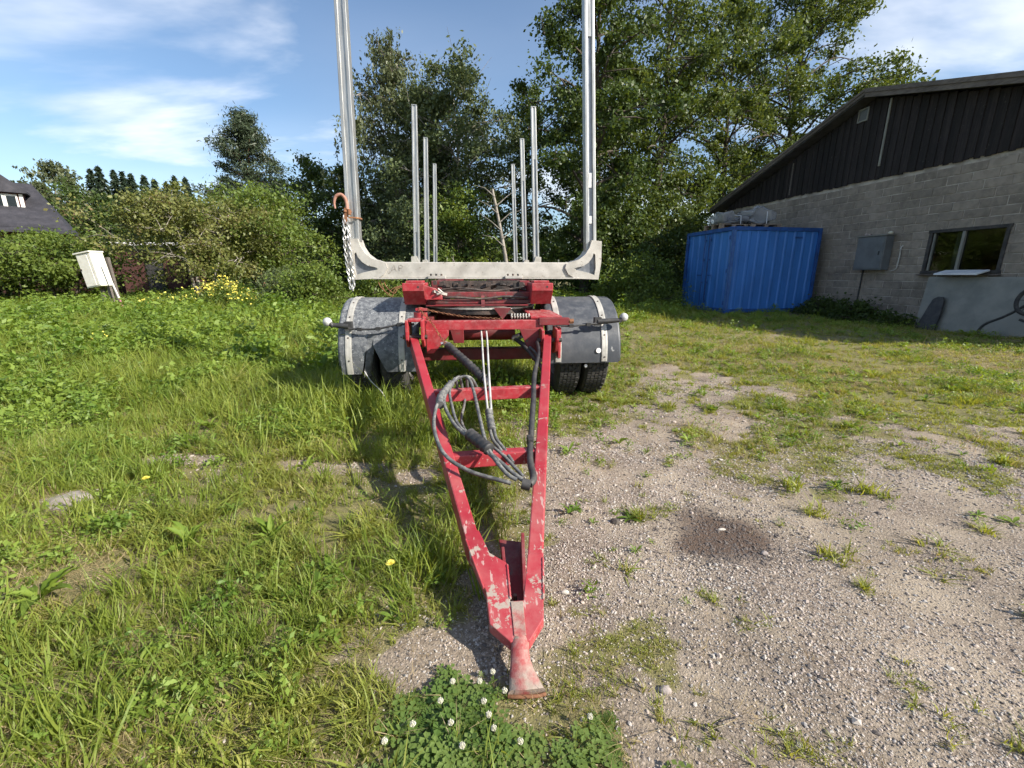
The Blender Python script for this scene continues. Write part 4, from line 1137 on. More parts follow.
def rim_mesh():
    mb = MB()
    mb.lathe([(0.245, -0.08), (0.25, 0.08), (0.225, 0.085), (0.20, 0.03), (0.11, 0.02), (0.10, 0.06), (0.0005, 0.06), (0.0005, -0.02), (0.20, -0.02), (0.225, -0.08)], lambda a_, c, s: (a_, c, s), 32)
    for k in range(10):
        a = 2 * math.pi * k / 10
        mb.tube([(0.02, 0.15 * math.cos(a), 0.15 * math.sin(a)), (0.05, 0.15 * math.cos(a), 0.15 * math.sin(a))], 0.014, 6)
    return mb.mesh('rim', surf('rim_paint', (0.30, 0.30, 0.29), (0.2, 0.19, 0.17), 8.0, rough=0.6, metal=0.3, chips=(0.2, 0.09, 0.04), chip_lo=0.62), 40)
rm = rim_mesh()
for yw in (0.0, 5.0, 6.9):
    for x in (0.775, 1.025, -0.775, -1.025):
        t = link(bpy.data.objects.new('wheel', tm), TR); t.location = (x, yw, 0.425); t.rotation_euler = (random.uniform(0, 6), 0, 0)
        r_ = link(bpy.data.objects.new('rim', rm), t)
        if x < 0: r_.rotation_euler = (0, 0, math.pi)
    if yw:
        ax = MB(); ax.beam((-0.9, yw, 0.43), (0.9, yw, 0.43), 0.11, 0.11); ax.build('rear_axle', dark_red, TR, bevel=0.01)
        for sx in (-1, 1):
            MB().prism([(-0.35, 0.89), (0.35, 0.89), (0.12, 0.46), (-0.12, 0.46)], lambda y, z, t_: (0.40 * sx - 0.02 + 0.04 * t_, yw + y, z)).build('axle_hanger', dark_red, TR, bevel=0.004)

# hoses, pipes, coil and chain
def ribbed(pts, r, amp, segs=8, n=10, period=3):
    q = spline(pts, n)
    rs = [r + (amp if (i % period) == 0 else 0) for i in range(len(q))]
    return MB().tube(q, rs, segs)
H = arm_z
hoses = [
    ([(-0.06, -1.44, 0.44), (-0.10, -1.49, 0.515), (-0.175, -1.51, 0.515), (-0.262, -1.72, 0.47), (-0.283, -1.99, 0.40), (-0.225, -2.22, 0.335), (-0.11, -2.34, 0.295), (0.025, -2.405, 0.275), (0.075, -2.42, 0.265)], 0.0092),
    ([(-0.115, -1.45, 0.42), (-0.12, -1.495, 0.512), (-0.095, -1.55, 0.50), (-0.072, -1.69, 0.45), (-0.048, -1.95, 0.40), (-0.016, -2.21, 0.345), (0.052, -2.38, 0.30), (0.10, -2.42, 0.28)], 0.0095),
    ([(-0.15, -1.46, 0.43), (-0.165, -1.50, 0.520), (-0.205, -1.56, 0.50), (-0.245, -1.76, 0.45), (-0.19, -1.98, 0.40), (-0.11, -2.11, 0.362), (0.0, -2.26, 0.33), (0.10, -2.40, 0.29), (0.15, -2.44, 0.27)], 0.0095),
    ([(-0.18, -1.46, 0.42), (-0.19, -1.505, 0.515), (-0.22, -1.62, 0.47), (-0.20, -1.80, 0.43), (-0.16, -2.0, 0.39), (-0.07, -2.16, 0.355), (0.03, -2.31, 0.315), (0.13, -2.43, 0.28)], 0.0088),
    ([(-0.13, -1.47, 0.40), (-0.14, -1.60, 0.36), (-0.15, -1.80, 0.35), (-0.12, -2.0, 0.35), (-0.06, -2.10, 0.358), (0.04, -2.24, 0.33), (0.13, -2.40, 0.285)], 0.008),
]
for pts, r in hoses:
    MB().tube(spline(pts, 8), r, 8).build('hose', hose_m, TR, smooth=60)
ribbed([(-0.215, -1.56, 0.495), (-0.265, -1.72, 0.46), (-0.262, -1.82, 0.44)], 0.019, 0.005, 8, 10, 2).build('hose_sleeve', hose_m, TR, smooth=80)
ribbed([(-0.10, -2.10, 0.372), (-0.055, -2.17, 0.360), (-0.01, -2.235, 0.345)], 0.027, 0.005, 10, 8, 3).build('hose_sleeve', black, TR, smooth=80)
ribbed([(0.005, -1.78, 0.383), (0.008, -1.86, 0.360), (0.014, -1.95, 0.337)], 0.019, 0.005, 10, 8, 3).build('hose_sleeve', hose_m, TR, smooth=80)
for x, dx in ((-0.013, -0.006), (0.028, 0.014)):
    MB().tube(spline([(x, -0.54, 0.70), (x + 0.003, -0.75, 0.635), (x * 0.8, -1.3, 0.505), (dx + 0.004, -1.78, 0.385)], 6), 0.0070, 8).build('pipe', white_pipe, TR, smooth=60)
    MB().tube(spline([(dx + 0.01, -1.93, 0.34), (dx + 0.02, -2.03, 0.315), (dx + 0.05, -2.10, 0.295), (0.09 + dx, -2.2, 0.26)], 6), 0.009, 8).build('hose', hose_m, TR, smooth=60)
MB().tube(spline([(0.15, -2.45, 0.272), (0.175, -2.40, 0.275), (0.185, -2.2, 0.28), (0.225, -1.95, 0.34), (0.275, -1.65, 0.41), (0.33, -1.3, 0.48), (0.42, -0.9, 0.56), (0.44, -0.65, 0.60)], 6), 0.016, 8).build('hose', black, TR, smooth=60)
MB().tube([(0.12, -2.445, 0.275), (0.155, -2.455, 0.268)], 0.024, 10).build('hose_clamp', black, TR, smooth=50)
MB().box((0.203, -2.06, 0.31), (0.03, 0.06, 0.05)).build('hose_clamp', black, TR, bevel=0.004)
ribbed([(-0.275, -0.72, 0.590), (-0.14, -1.03, 0.528), (-0.008, -1.345, 0.465)], 0.023, 0.010, 12, 20, 3).build('gas_strut', black, TR, smooth=80)
mb = MB(); mb.tube([(-0.30, -0.66, 0.602), (-0.27, -0.73, 0.588)], 0.02, 10); mb.tube([(-0.335, -0.66, 0.60), (-0.285, -0.66, 0.605)], 0.014, 8); mb.tube([(-0.012, -1.335, 0.468), (0.012, -1.395, 0.455)], 0.018, 10); mb.build('strut_end', steel, TR, smooth=50)
MB().tube(spline([(0.28, -0.47, 0.60), (0.34, -0.62, 0.56), (0.42, -0.80, 0.47), (0.455, -0.95, 0.42)], 6), 0.016, 8).build('hose', black, TR, smooth=60)
MB().tube(spline([(0.31, -0.47, 0.585), (0.40, -0.62, 0.54), (0.455, -0.78, 0.47)], 6), 0.013, 8).build('hose', hose_m, TR, smooth=60)
def chain_mesh(pts, link_l, link_w, wire_r, mb=None):
    mb = mb or MB()
    q = spline(pts, 10)
    L_ = [0]
    for a, b_ in zip(q, q[1:]): L_.append(L_[-1] + (b_ - a).length)
    step = link_l * 0.72
    k = 0; d = 0.0; j = 0
    while d < L_[-1]:
        while L_[j + 1] < d: j += 1
        t_ = (d - L_[j]) / (L_[j + 1] - L_[j]); c = q[j].lerp(q[j + 1], t_); u = (q[j + 1] - q[j]).normalized()
        a_ = Vector((0, 1, 0)) if abs(u.y) < 0.8 else Vector((0, 0, 1))
        s1 = u.cross(a_).normalized(); s2 = u.cross(s1)
        s = (s1 if k % 2 else s2)
        s = (s + 0.35 * (s2 if k % 2 else s1) * math.sin(k * 1.9)).normalized()
        loop = []
        for m in range(12):
            an = 2 * math.pi * m / 12
            loop.append(c + u * (math.copysign(abs(math.cos(an)) ** 0.75, math.cos(an)) * (link_l / 2 - wire_r)) + s * (math.sin(an) * (link_w / 2 - wire_r)))
        mb.tube(loop, wire_r, 5, closed=True)
        d += step; k += 1
    return mb
chain_mesh([(-0.50, -0.535, 0.872), (-0.38, -0.50, 0.84), (-0.15, -0.52, 0.80), (0.15, -0.58, 0.785)], 0.030, 0.019, 0.0028).build('safety_chain', rust, TR, smooth=60)
chain_mesh([(-0.50, -0.55, 0.86), (-0.40, -0.64, 0.76), (-0.33, -0.70, 0.655), (-0.29, -0.72, 0.605)], 0.030, 0.019, 0.0028).build('safety_chain', rust, TR, smooth=60)
wr = MB()
for dx, dz in ((0.0, 0.0), (0.03, -0.03), (0.055, 0.0)):
    wr.tube(spline([(-1.0 + dx, 0.33, 1.10), (-0.97 + dx, 0.30, 1.02 + dz), (-0.90 + dx, 0.30, 0.955 + dz), (-0.86 + dx, 0.32, 1.0), (-0.74 + dx, 0.34, 1.04)], 6), 0.004, 5)
wr.build('loose_wire', rust, TR)

# ------------------------------------------------------------------ load chain with hook on the outer front stake
def tr_pt(x, y, z):
    c, s = math.cos(R(5)), math.sin(R(5))
    return (-0.29 + c * x - s * y, 4.086 + s * x + c * y, z)
LC = empty('load_chain', tr_pt(-1.262, 0.30, 0.95), R(5))
tag(LC, 'steel load chain with faded orange binder hook hanging from the timber stake', 'chain')
chain_mesh([(0.012, -0.03, 0.70), (0.0, -0.045, 0.40), (0.02, -0.04, 0.04)], 0.052, 0.034, 0.006).build('chain', steel, LC, smooth=60)
chain_mesh([(0.035, -0.02, 0.72), (0.045, -0.035, 0.35), (0.05, -0.03, 0.12), (0.03, -0.035, 0.02)], 0.052, 0.034, 0.006).build('chain', steel, LC, smooth=60)
hk = MB(); hk.tube(spline([(-0.062, -0.02, 0.775), (-0.066, -0.02, 0.83), (-0.045, -0.02, 0.880), (0.0, -0.02, 0.895), (0.035, -0.02, 0.862), (0.046, -0.02, 0.81), (0.044, -0.02, 0.765)], 8), [0.008 + 0.008 * min(1, i / 18) for i in range(49)], 8)
hk.build('hook', orange, LC, smooth=60)
bd = MB(); bd.beam((0.035, -0.02, 0.78), (0.02, -0.02, 0.64), 0.035, 0.03); bd.tube([(0.062, -0.03, 0.77), (0.062, -0.03, 0.72)], 0.018, 8); bd.tube([(0.02, -0.05, 0.75), (0.075, -0.0, 0.75)], 0.012, 8); bd.build('binder', rust, LC, bevel=0.003)
wb_ = MB(); wb_.tube([(0.057 - 0.085 * math.cos(2 * math.pi * k / 20) + 0.0, 0.085 + 0.10 * math.sin(2 * math.pi * k / 20), 0.70) for k in range(20)], 0.008, 6, closed=True); wb_.build('loop', rust, LC, smooth=60)
#SECTION_PLANTS
# ------------------------------------------------------------------ trees
def rand_unit(r, n):
    v = r.normal(size=(n, 3)); return v / np.linalg.norm(v, axis=1, keepdims=True)

def leaf_cloud(name, C, size, aspect, mat, r, up=0.5, var=None, axis=None):
    """one small folded-free leaf face per centre"""
    n = len(C)
    nr = rand_unit(r, n) + np.array([0, 0, up]); nr /= np.linalg.norm(nr, axis=1, keepdims=True)
    a = rand_unit(r, n) if axis is None else axis + rand_unit(r, n) * 0.45
    a = a - nr * np.sum(a * nr, 1, keepdims=True); a /= np.linalg.norm(a, axis=1, keepdims=True)
    b_ = np.cross(nr, a)
    l = (size * r.uniform(0.45, 1.5, n))[:, None]
    w = l * aspect
    V = np.empty((n, 4, 3))
    V[:, 0] = C - a * l * 0.5; V[:, 1] = C + b_ * w * 0.5 - a * l * 0.06
    V[:, 2] = C + a * l * 0.5; V[:, 3] = C - b_ * w * 0.5 - a * l * 0.06
    if var is None: var = r.uniform(0, 1, n)
    return mesh_np(name, V.reshape(-1, 3), np.arange(4 * n).reshape(n, 4), mat, {'var': np.repeat(np.clip(var, 0, 1), 4)})

PROFILES = {
    'round': lambda t: math.sqrt(max(0.0, 1 - (2 * t - 0.85) ** 2 / 1.35)),
    'oval': lambda t: max(0.12, math.sin(math.pi * min(1, 0.12 + 0.88 * t)) ** 0.6),
    'dome': lambda t: math.sqrt(max(0.02, 1 - t * t)),
    'tall': lambda t: max(0.12, min(1.0, 0.55 + 1.2 * t) * (1 - max(0, t - 0.45) / 0.62) ** 0.7),
    'pine': lambda t: max(0.10, 0.98 * (1 - t) ** 0.75 * min(1.0, 0.6 + 2.2 * t)),
}
def tree(name, label, x, y, h, r, leaf, bk, n_limb=26, n_sub=6, n_leaf=18000, size=0.16, aspect=0.62, base=0.25, profile='oval', clump=0.55, flat=0.7,
         trunk=None, seed=1, rise=0.5, droop=0.0, lean=(0, 0), group=None, cat='tree', stems=1, up=0.5, crown='crown', thin=0.15, twigs=0):
    rs = np.random.default_rng(seed)
    z0 = gz(x, y) - 0.05
    T_ = empty(name, (x, y, z0))
    tag(T_, label, cat, group)
    trunk = trunk or h * 0.016
    tb = MB()
    prof = PROFILES[profile]
    centres = []; weights = []; cvar = []; caxis = []
    stem_tops = []
    for s_ in range(stems):
        off = Vector((0, 0, 0)) if stems == 1 else Vector((math.cos(s_ * 2.4) * r * 0.10, math.sin(s_ * 2.4) * r * 0.10, 0))
        top = Vector((lean[0] * h + (0 if stems == 1 else math.cos(s_ * 2.4) * r * 0.45), lean[1] * h + (0 if stems == 1 else math.sin(s_ * 2.4) * r * 0.45), h * (0.95 if stems == 1 else 0.8)))
        path = []
        for k in range(9):
            t = k / 8
            w = h * 0.012 * math.sin(t * 5 + seed)
            path.append(off.lerp(top, t) + Vector((w, math.cos(t * 4 + seed) * h * 0.010, 0)) * min(1, t * 3))
        tb.tube(path, [max(0.012, trunk * (1 - 0.9 * (k / 8) ** 0.8)) * (1.25 if k == 0 else 1) for k in range(9)], 8)
        stem_tops.append(path)
    for i in range(n_limb):
        t = (i + 0.5) / n_limb
        path = stem_tops[i % stems]
        hh = base * h + (1 - base) * h * t
        fs = min(0.98, max(0.05, (hh - 0.18 * r * rise * 2) / (h * (0.95 if stems == 1 else 0.8))))
        q = fs * 8; k = min(7, int(q)); p0 = path[k].lerp(path[k + 1], q - k)
        an = i * 2.39996 + rs.uniform(-0.4, 0.4)
        ln = r * prof(t) * rs.uniform(0.72, 1.12)
        cx = lean[0] * hh; cy = lean[1] * hh
        end = Vector((cx + math.cos(an) * ln, cy + math.sin(an) * ln, hh + rs.uniform(-0.05, 0.06) * h * 0.6))
        mid = p0.lerp(end, 0.5) + Vector((0, 0, (0.12 if droop == 0 else 0.2) * ln * rise * 2 * rs.uniform(0.2, 1)))
        pts = spline([p0, mid, end], 4)
        r0 = max(0.012, trunk * 0.42 * (1 - 0.6 * t))
        tb.tube(pts, [max(0.006, r0 * (1 - 0.85 * j / 8)) for j in range(9)], 5)
        dirv = (end - p0).normalized()
        for j in range(n_sub):
            f = 1 - 0.72 * (j / max(1, n_sub - 1)) * rs.uniform(0.7, 1.1)
            kk = min(7, int(f * 8)); c = pts[kk].lerp(pts[kk + 1], f * 8 - kk)
            so = Vector(rs.normal(size=3)) * (0.20 * ln + 0.12) * (0.6 + 0.6 * (1 - f))
            so.z *= 0.7
            ce = c + so
            if ce.z < 0.15: ce.z = 0.15
            tb.tube([c, c.lerp(ce, 0.55) + Vector((0, 0, 0.05)), ce], [r0 * 0.35 + 0.004, r0 * 0.22 + 0.003, 0.003], 4)
            if rs.uniform() < thin: continue
            centres.append(ce); weights.append(rs.uniform(0.12, 1.6) * (0.5 + 0.5 * prof(t))); cvar.append(rs.uniform(0, 1)); caxis.append(dirv)
    for k in range(twigs):
        c = centres[int(rs.integers(len(centres)))]
        d = Vector(rs.normal(size=3)); d.z = abs(d.z) + 0.4; d.normalize()
        tb.tube([c, c + d * 0.5, c + d * rs.uniform(0.9, 1.5) + Vector((rs.normal() * 0.15, rs.normal() * 0.15, 0))], [0.012, 0.009, 0.005], 4)
    C = np.array([list(c) for c in centres]); Wt = np.array(weights); Wt /= Wt.sum()
    pick = rs.choice(len(C), n_leaf, p=Wt)
    cs = rs.uniform(0.5, 1.25, len(C))[pick][:, None] * clump
    g = rs.normal(size=(n_leaf, 3)) * np.array([1, 1, flat]) * cs * 0.62
    L_ = C[pick] + g
    axis = None
    if droop:
        hang = rs.exponential(1.0, n_leaf) * droop
        st = rs.integers(0, 7, n_leaf)
        ox = np.sin(pick * 12.9 + st * 4.1) * clump * 0.8; oy = np.cos(pick * 7.3 + st * 2.7) * clump * 0.8
        L_ = C[pick] + np.stack([ox, oy, -hang], 1) + rs.normal(size=(n_leaf, 3)) * 0.07
        axis = np.tile(np.array([[0, 0, -1.0]]), (n_leaf, 1))
    L_[:, 2] = np.maximum(L_[:, 2], 0.04 + rs.uniform(0, 0.15, n_leaf))
    var = 0.45 * np.array(cvar)[pick] + 0.55 * rs.uniform(0, 1, n_leaf)
    tb.build('trunk', bk, T_, smooth=60)
    link(bpy.data.objects.new(crown, leaf_cloud(crown, L_, size, aspect, leaf, rs, up, var, axis)), T_)
    return T_

G1 = 'tall trees behind the trailer'
tree('birch_tree', 'tall weeping birch with hanging grey-green twigs behind the outer chain-hung stake', -6.6, 27, 13.6, 3.3, lf_birch, bark_pale, 46, 8, 34000, 0.17, 0.5, 0.12, 'tall', 0.5, seed=11, droop=0.55, rise=0.7, group=G1)
tree('leafy_tree', 'thin-crowned tree with bare twigs on top beside the weeping birch', -2.9, 25, 11.8, 3.5, lf_grey, bark_pale, 46, 8, 32000, 0.17, 0.55, 0.10, 'tall', 0.55, seed=12, rise=0.9, group=G1, thin=0.25, twigs=70)
tree('leafy_tree', 'grey-green tree between the weeping birch and the rear stakes', -5.0, 26.5, 11.0, 3.2, lf_grey, bark, 40, 7, 26000, 0.17, 0.55, 0.12, 'tall', 0.55, seed=13, rise=0.8, group=G1, twigs=30)
tree('small_tree', 'bright low tree behind the rear stakes above the bolster', -2.4, 20.5, 4.9, 1.9, lf_bush, bark, 20, 6, 12000, 0.13, 0.6, 0.04, 'dome', 0.45, seed=14, group=G1, twigs=14)
tree('small_tree', 'low grey-green tree behind the bolster below the weeping birch', -4.6, 21, 4.3, 2.0, lf_grey, bark, 20, 6, 11000, 0.13, 0.6, 0.03, 'dome', 0.45, seed=15, group=G1, twigs=14)
tree('leafy_tree', 'dark slender tree seen between the two groups of rear stakes', 1.0, 31, 12.6, 2.6, lf_oak, bark, 30, 6, 20000, 0.17, 0.6, 0.06, 'tall', 0.6, seed=16, rise=0.8, group=G1)
tree('leafy_tree', 'huge dark tree rising behind the inner front stake out of the picture', 3.3, 20, 15.0, 3.3, lf_oak, bark, 40, 8, 52000, 0.14, 0.62, 0.06, 'tall', 0.50, seed=17, rise=0.7, group=G1, trunk=0.24, thin=0.2)
tree('leafy_tree', 'tall mid-green tree standing left of the blue container', 7.4, 24, 17.5, 3.6, lf_ash, bark, 42, 8, 54000, 0.145, 0.62, 0.06, 'tall', 0.52, seed=18, rise=0.8, group=G1, thin=0.2)
tree('leafy_tree', 'narrow dark tree filling the gap between the two tallest trees', 5.2, 28, 12.6, 2.4, lf_oak, bark, 28, 6, 20000, 0.16, 0.6, 0.05, 'tall', 0.6, seed=19, group=G1)
tree('leafy_tree', 'broad sunlit tree behind the far corner of the block building', 12.2, 27, 16.0, 4.2, lf_ash, bark, 42, 8, 50000, 0.155, 0.62, 0.06, 'oval', 0.56, seed=20, rise=0.8, group=G1, thin=0.22)
tree('leafy_tree', 'wide spreading tree whose crown tops the block building roof', 17.6, 30, 18.2, 5.4, lf_ash, bark, 46, 8, 52000, 0.175, 0.6, 0.12, 'oval', 0.64, seed=21, rise=0.9, group=G1, thin=0.22)
tree('leafy_tree', 'outermost tree leaning out over the block building roof ridge', 23.0, 31, 13.4, 4.2, lf_ash, bark, 30, 6, 20000, 0.22, 0.58, 0.2, 'oval', 0.7, seed=22, rise=1.0, lean=(0.06, 0), group=G1)
tree('small_tree', 'leafy young tree close to the container doors', 6.6, 19.5, 4.6, 1.7, lf_ash, bark, 22, 6, 14000, 0.12, 0.62, 0.03, 'oval', 0.45, seed=23, group=G1)
tree('small_tree', 'shaded young tree behind the round bush by the mudguard', 4.6, 18.5, 3.7, 1.7, lf_oak, bark, 20, 6, 12000, 0.12, 0.62, 0.03, 'oval', 0.45, seed=24, group=G1)
G2 = 'trees along the meadow'
tree('leafy_tree', 'dark round tree behind the meadow next to the pine', -12.8, 30, 8.2, 2.7, lf_oak, bark, 26, 6, 16000, 0.18, 0.6, 0.05, 'oval', 0.6, seed=25, group=G2)
tree('leafy_tree', 'dark low tree directly behind the load chain', -9.6, 27, 7.0, 2.4, lf_oak, bark, 24, 6, 15000, 0.17, 0.6, 0.04, 'oval', 0.55, seed=26, group=G2)
tree('leafy_tree', 'dark low tree filling behind the weeping birch stem', -7.6, 29, 6.6, 2.6, lf_oak, bark, 22, 6, 12000, 0.18, 0.6, 0.04, 'oval', 0.55, seed=27, group=G2)
tree('pine_tree', 'tall open pine standing behind the apple trees', -25.3, 45, 16.2, 5.6, lf_pine, bark_pine, 44, 8, 40000, 0.34, 0.24, 0.22, 'pine', 0.80, 0.5, seed=28, rise=0.5, trunk=0.2, thin=0.12, group=G2, up=0.2)
tree('apple_tree', 'wide old apple tree with olive and reddish leaves at the meadow edge', -12.2, 17.4, 4.05, 2.65, lf_apple, bark_pale, 26, 8, 24000, 0.10, 0.62, 0.42, 'dome', 0.42, seed=29, stems=3, trunk=0.085, group=G2)
tree('apple_tree', 'bright green rounded fruit tree behind the wide apple tree', -11.4, 20.0, 4.85, 3.2, lf_bush, bark, 28, 8, 24000, 0.12, 0.62, 0.28, 'dome', 0.5, seed=30, stems=2, trunk=0.09, group=G2)
tree('apple_tree', 'leafy fruit tree in front of the dark-roofed house', -16.6, 16.3, 2.45, 2.2, lf_bush, bark, 24, 7, 18000, 0.11, 0.62, 0.38, 'dome', 0.42, seed=31, stems=3, trunk=0.07, group=G2)
tree('apple_tree', 'leafy fruit tree cut by the picture edge below the dormer', -19.8, 16.6, 2.45, 2.1, lf_ash, bark, 20, 6, 12000, 0.11, 0.62, 0.2, 'dome', 0.42, seed=32, stems=2, trunk=0.07, group=G2)
tree('birch_tree', 'far birch beside the house roof', -55.0, 56, 14.2, 4.4, lf_birch, bark_pale, 32, 7, 15000, 0.34, 0.55, 0.15, 'oval', 0.9, seed=33, droop=0.5, group=G2)
tree('leafy_tree', 'far dark tree below the spruce row next to the house', -47.5, 51, 10.2, 5.8, lf_oak, bark, 26, 7, 14000, 0.30, 0.6, 0.04, 'dome', 0.9, seed=34, group=G2)
tree('leafy_tree', 'far dark tree below the spruce row behind the apple trees', -38.5, 50, 9.6, 6.0, lf_oak, bark, 26, 7, 14000, 0.30, 0.6, 0.04, 'dome', 0.9, seed=35, group=G2)
tree('leafy_tree', 'far green tree under the tall pine', -27.5, 47, 7.0, 4.0, lf_ash, bark, 22, 6, 9000, 0.28, 0.6, 0.04, 'dome', 0.85, seed=36, group=G2)

def spruce(label, x, y, h, r, seed):
    rs = np.random.default_rng(seed)
    T_ = empty('spruce_tree', (x, y, 0)); tag(T_, label, 'tree', 'far spruces on the skyline')
    MB().tube([(0, 0, -0.1), (0, 0, h * 0.5), (0, 0, h)], [h * 0.014, h * 0.008, 0.02], 6).build('trunk', bark, T_, smooth=60)
    n = 5200
    t = rs.beta(1.0, 1.25, n)
    lay = 0.35 * np.floor(t * 22) / 22 + 0.65 * t + rs.uniform(0, 0.012, n); z = h * (0.10 + 0.9 * lay)
    an = rs.uniform(0, 2 * np.pi, n); sect = 0.75 + 0.35 * np.sin(an * 5 + lay * 40)
    rad = r * (1 - lay) ** 0.85 * rs.uniform(0.15, 1.0, n) ** 0.6 * sect + 0.05
    C = np.stack([np.cos(an) * rad, np.sin(an) * rad, z - rad * 0.28], 1)
    ax_ = np.stack([np.cos(an), np.sin(an), -0.45 * np.ones(n)], 1)
    link(bpy.data.objects.new('crown', leaf_cloud('crown', C, 0.60, 0.34, lf_spruce, rs, 0.3, None, ax_)), T_)
SP = [(-61.6, 14.9), (-60.3, 15.4), (-58.7, 15.2), (-57.3, 15.7), (-55.8, 15.0), (-54.4, 14.4), (-53.0, 14.8), (-51.4, 14.0), (-49.9, 14.4), (-48.3, 13.6), (-46.9, 14.2)]
ORD = ['first', 'second', 'third', 'fourth', 'fifth', 'sixth', 'seventh', 'eighth', 'ninth', 'tenth', 'eleventh']
for i, (x, h) in enumerate(SP):
    spruce(f'{ORD[i]} spruce of the far skyline row counting from the house', x, 65 + (i % 3) * 2.0, h + (i % 3) * 0.5, 3.3 + 0.6 * (i % 2), 60 + i)

# bushes
G3 = 'bushes round the yard'
def bush(label, x, y, h, r, leaf, n, seed, size=0.075, name='bush', clump=0.28):
    return tree(name, label, x, y, h, r, leaf, bark, 22, 6, n, size, 0.62, 0.05, 'dome', clump, 0.8, trunk=0.03, seed=seed, stems=3, group=G3, cat='bush', crown='foliage', thin=0.05)
bush('round green bush in the meadow left of the hanging chain', -5.9, 13, 1.30, 0.95, lf_bush, 12000, 71)
bush('low grey-green bush between the yellow flowers and the chain', -7.3, 14.2, 1.15, 1.0, lf_grey, 10000, 72)
bush('green bush directly behind the hanging chain', -4.5, 14.2, 1.25, 0.85, lf_bush, 9000, 73)
bush('large bright bush between the mudguard and the blue container', 4.2, 15.2, 1.75, 1.35, lf_bush, 14000, 74)
bush('smaller bush touching the container door end', 5.6, 17.0, 1.35, 0.9, lf_ash, 9000, 75)
for (s_, off, h, r, n, lab) in ((-0.45, 0.62, 0.40, 0.42, 3500, 'dark weedy bush at the wall foot beside the container'), (-1.45, 0.60, 0.46, 0.55, 5000, 'dark weedy bush at the wall foot under the electric cabinet'), (-2.55, 0.75, 0.22, 0.35, 2000, 'low weedy bush at the corner of the metal plate')):
    q = at_barn(-off, s_, 0)
    bush(lab, q[0], q[1], h, r, lf_oak, n, 76 + int(10 * off), 0.075, clump=0.2)
dead = MB()
dead.tube(spline([(0.06, 0, -0.05), (-0.02, 0, 1.2), (-0.25, 0.1, 2.6), (-0.60, 0.1, 4.3)], 6), [0.10 - 0.003 * k for k in range(19)], 7)
for k in range(7):
    z = 2.2 + 0.3 * k; x = -0.15 - 0.19 * (z - 2.2)
    s_ = 1 if k % 2 else -1
    dead.tube([(x, 0, z), (x + 0.4 * s_, 0.1, z + 0.35), (x + 0.85 * s_, 0.1, z + 0.45 + 0.1 * k % 0.3)], [0.022, 0.014, 0.006], 5)
do_ = dead.build('bare_trunk', bark_pale, smooth=60); do_.location = (-0.15, 17.6, 0)
tag(do_, 'bare pale leaning trunk standing behind the bolster', 'tree trunk')
# fallen grey branches in the brush behind the bolster
for i, (x, y, a, ln, lab) in enumerate(((-3.6, 16.5, 0.55, 2.3, 'dead grey branch sticking out of brush near the chain-hung stake'), (-2.0, 16.8, 2.5, 1.9, 'dead grey branch leaning in brush between the rear stakes'))):
    mb = MB(); rs = np.random.default_rng(90 + i)
    d = Vector((math.cos(a), 0.1, 0.35))
    mb.tube(spline([(0, 0, 0), d * ln * 0.4 + Vector((0, 0, 0.5)), d * ln * 0.75 + Vector((0, 0, 0.75)), d * ln + Vector((0, 0, 0.65))], 5), [0.03 - 0.0016 * k for k in range(16)], 6)
    for k in range(6):
        b0 = d * ln * (0.3 + 0.1 * k) + Vector((0, 0, 0.45 + 0.05 * k)); e = b0 + Vector((rs.normal() * 0.5, rs.normal() * 0.3, 0.45 + 0.3 * rs.uniform()))
        mb.tube([b0, b0.lerp(e, 0.5) + Vector((0, 0, 0.08)), e], [0.013, 0.009, 0.004], 5)
    o = mb.build('dead_branch', bark_pale, smooth=60); o.location = (x, y, 0.0); tag(o, lab, 'branch')

# a far-off wood that closes the view between the trunks
rs = np.random.default_rng(99)
n = 26000
x = rs.uniform(-75, 85, n); hgt = 5.5 + 3.5 * fbm(x, x * 0 + 3, 0.12, 51, 3) * 1.6
z = hgt * rs.uniform(0, 1, n) ** 0.8
C = np.stack([x, 82 + rs.normal(size=n) * 2.5 + (z / hgt - 0.5) * 3, z], 1)
wood = link(bpy.data.objects.new('far_wood', leaf_cloud('far_wood', C, 0.9, 0.7, lf_oak, rs, 0.4)))
tag(wood, 'far dark wood closing the view behind the trees', 'wood', kind='stuff')

# ------------------------------------------------------------------ house, shed and things by the meadow
HO = empty('house', (-30.0, 31.0, 0), R(40))
tag(HO, 'red house with steep dark tiled roof and white dormer windows', 'house')
# local: x along the eave, 0 at the near corner; y away from the camera
w_ = MB(); w_.box((-6.5, 4.3, 1.85), (12.2, 7.2, 4.1)); w_.build('wall', house_red, HO)
rfm = MB()
E0, E1 = (-13.0, -0.3), (0.0, 8.3)          # eave rectangle
ze, zr = 3.95, 7.35
ridge = [(-11.2, 4.0, zr), (-1.8, 4.0, zr)]
ev = [(E0[0], E0[1], ze), (E1[0], E0[1], ze), (E1[0], E1[1], ze), (E0[0], E1[1], ze)]
V = ev + ridge + [(p[0], p[1], ze - 0.14) for p in ev]
rfm.add(V, [(0, 1, 5, 4), (1, 2, 5), (2, 3, 4, 5), (3, 0, 4), (9, 8, 7, 6), (6, 7, 1, 0), (7, 8, 2, 1), (8, 9, 3, 2), (9, 6, 0, 3)])
hroof = rfm.build('roof', slate, HO)
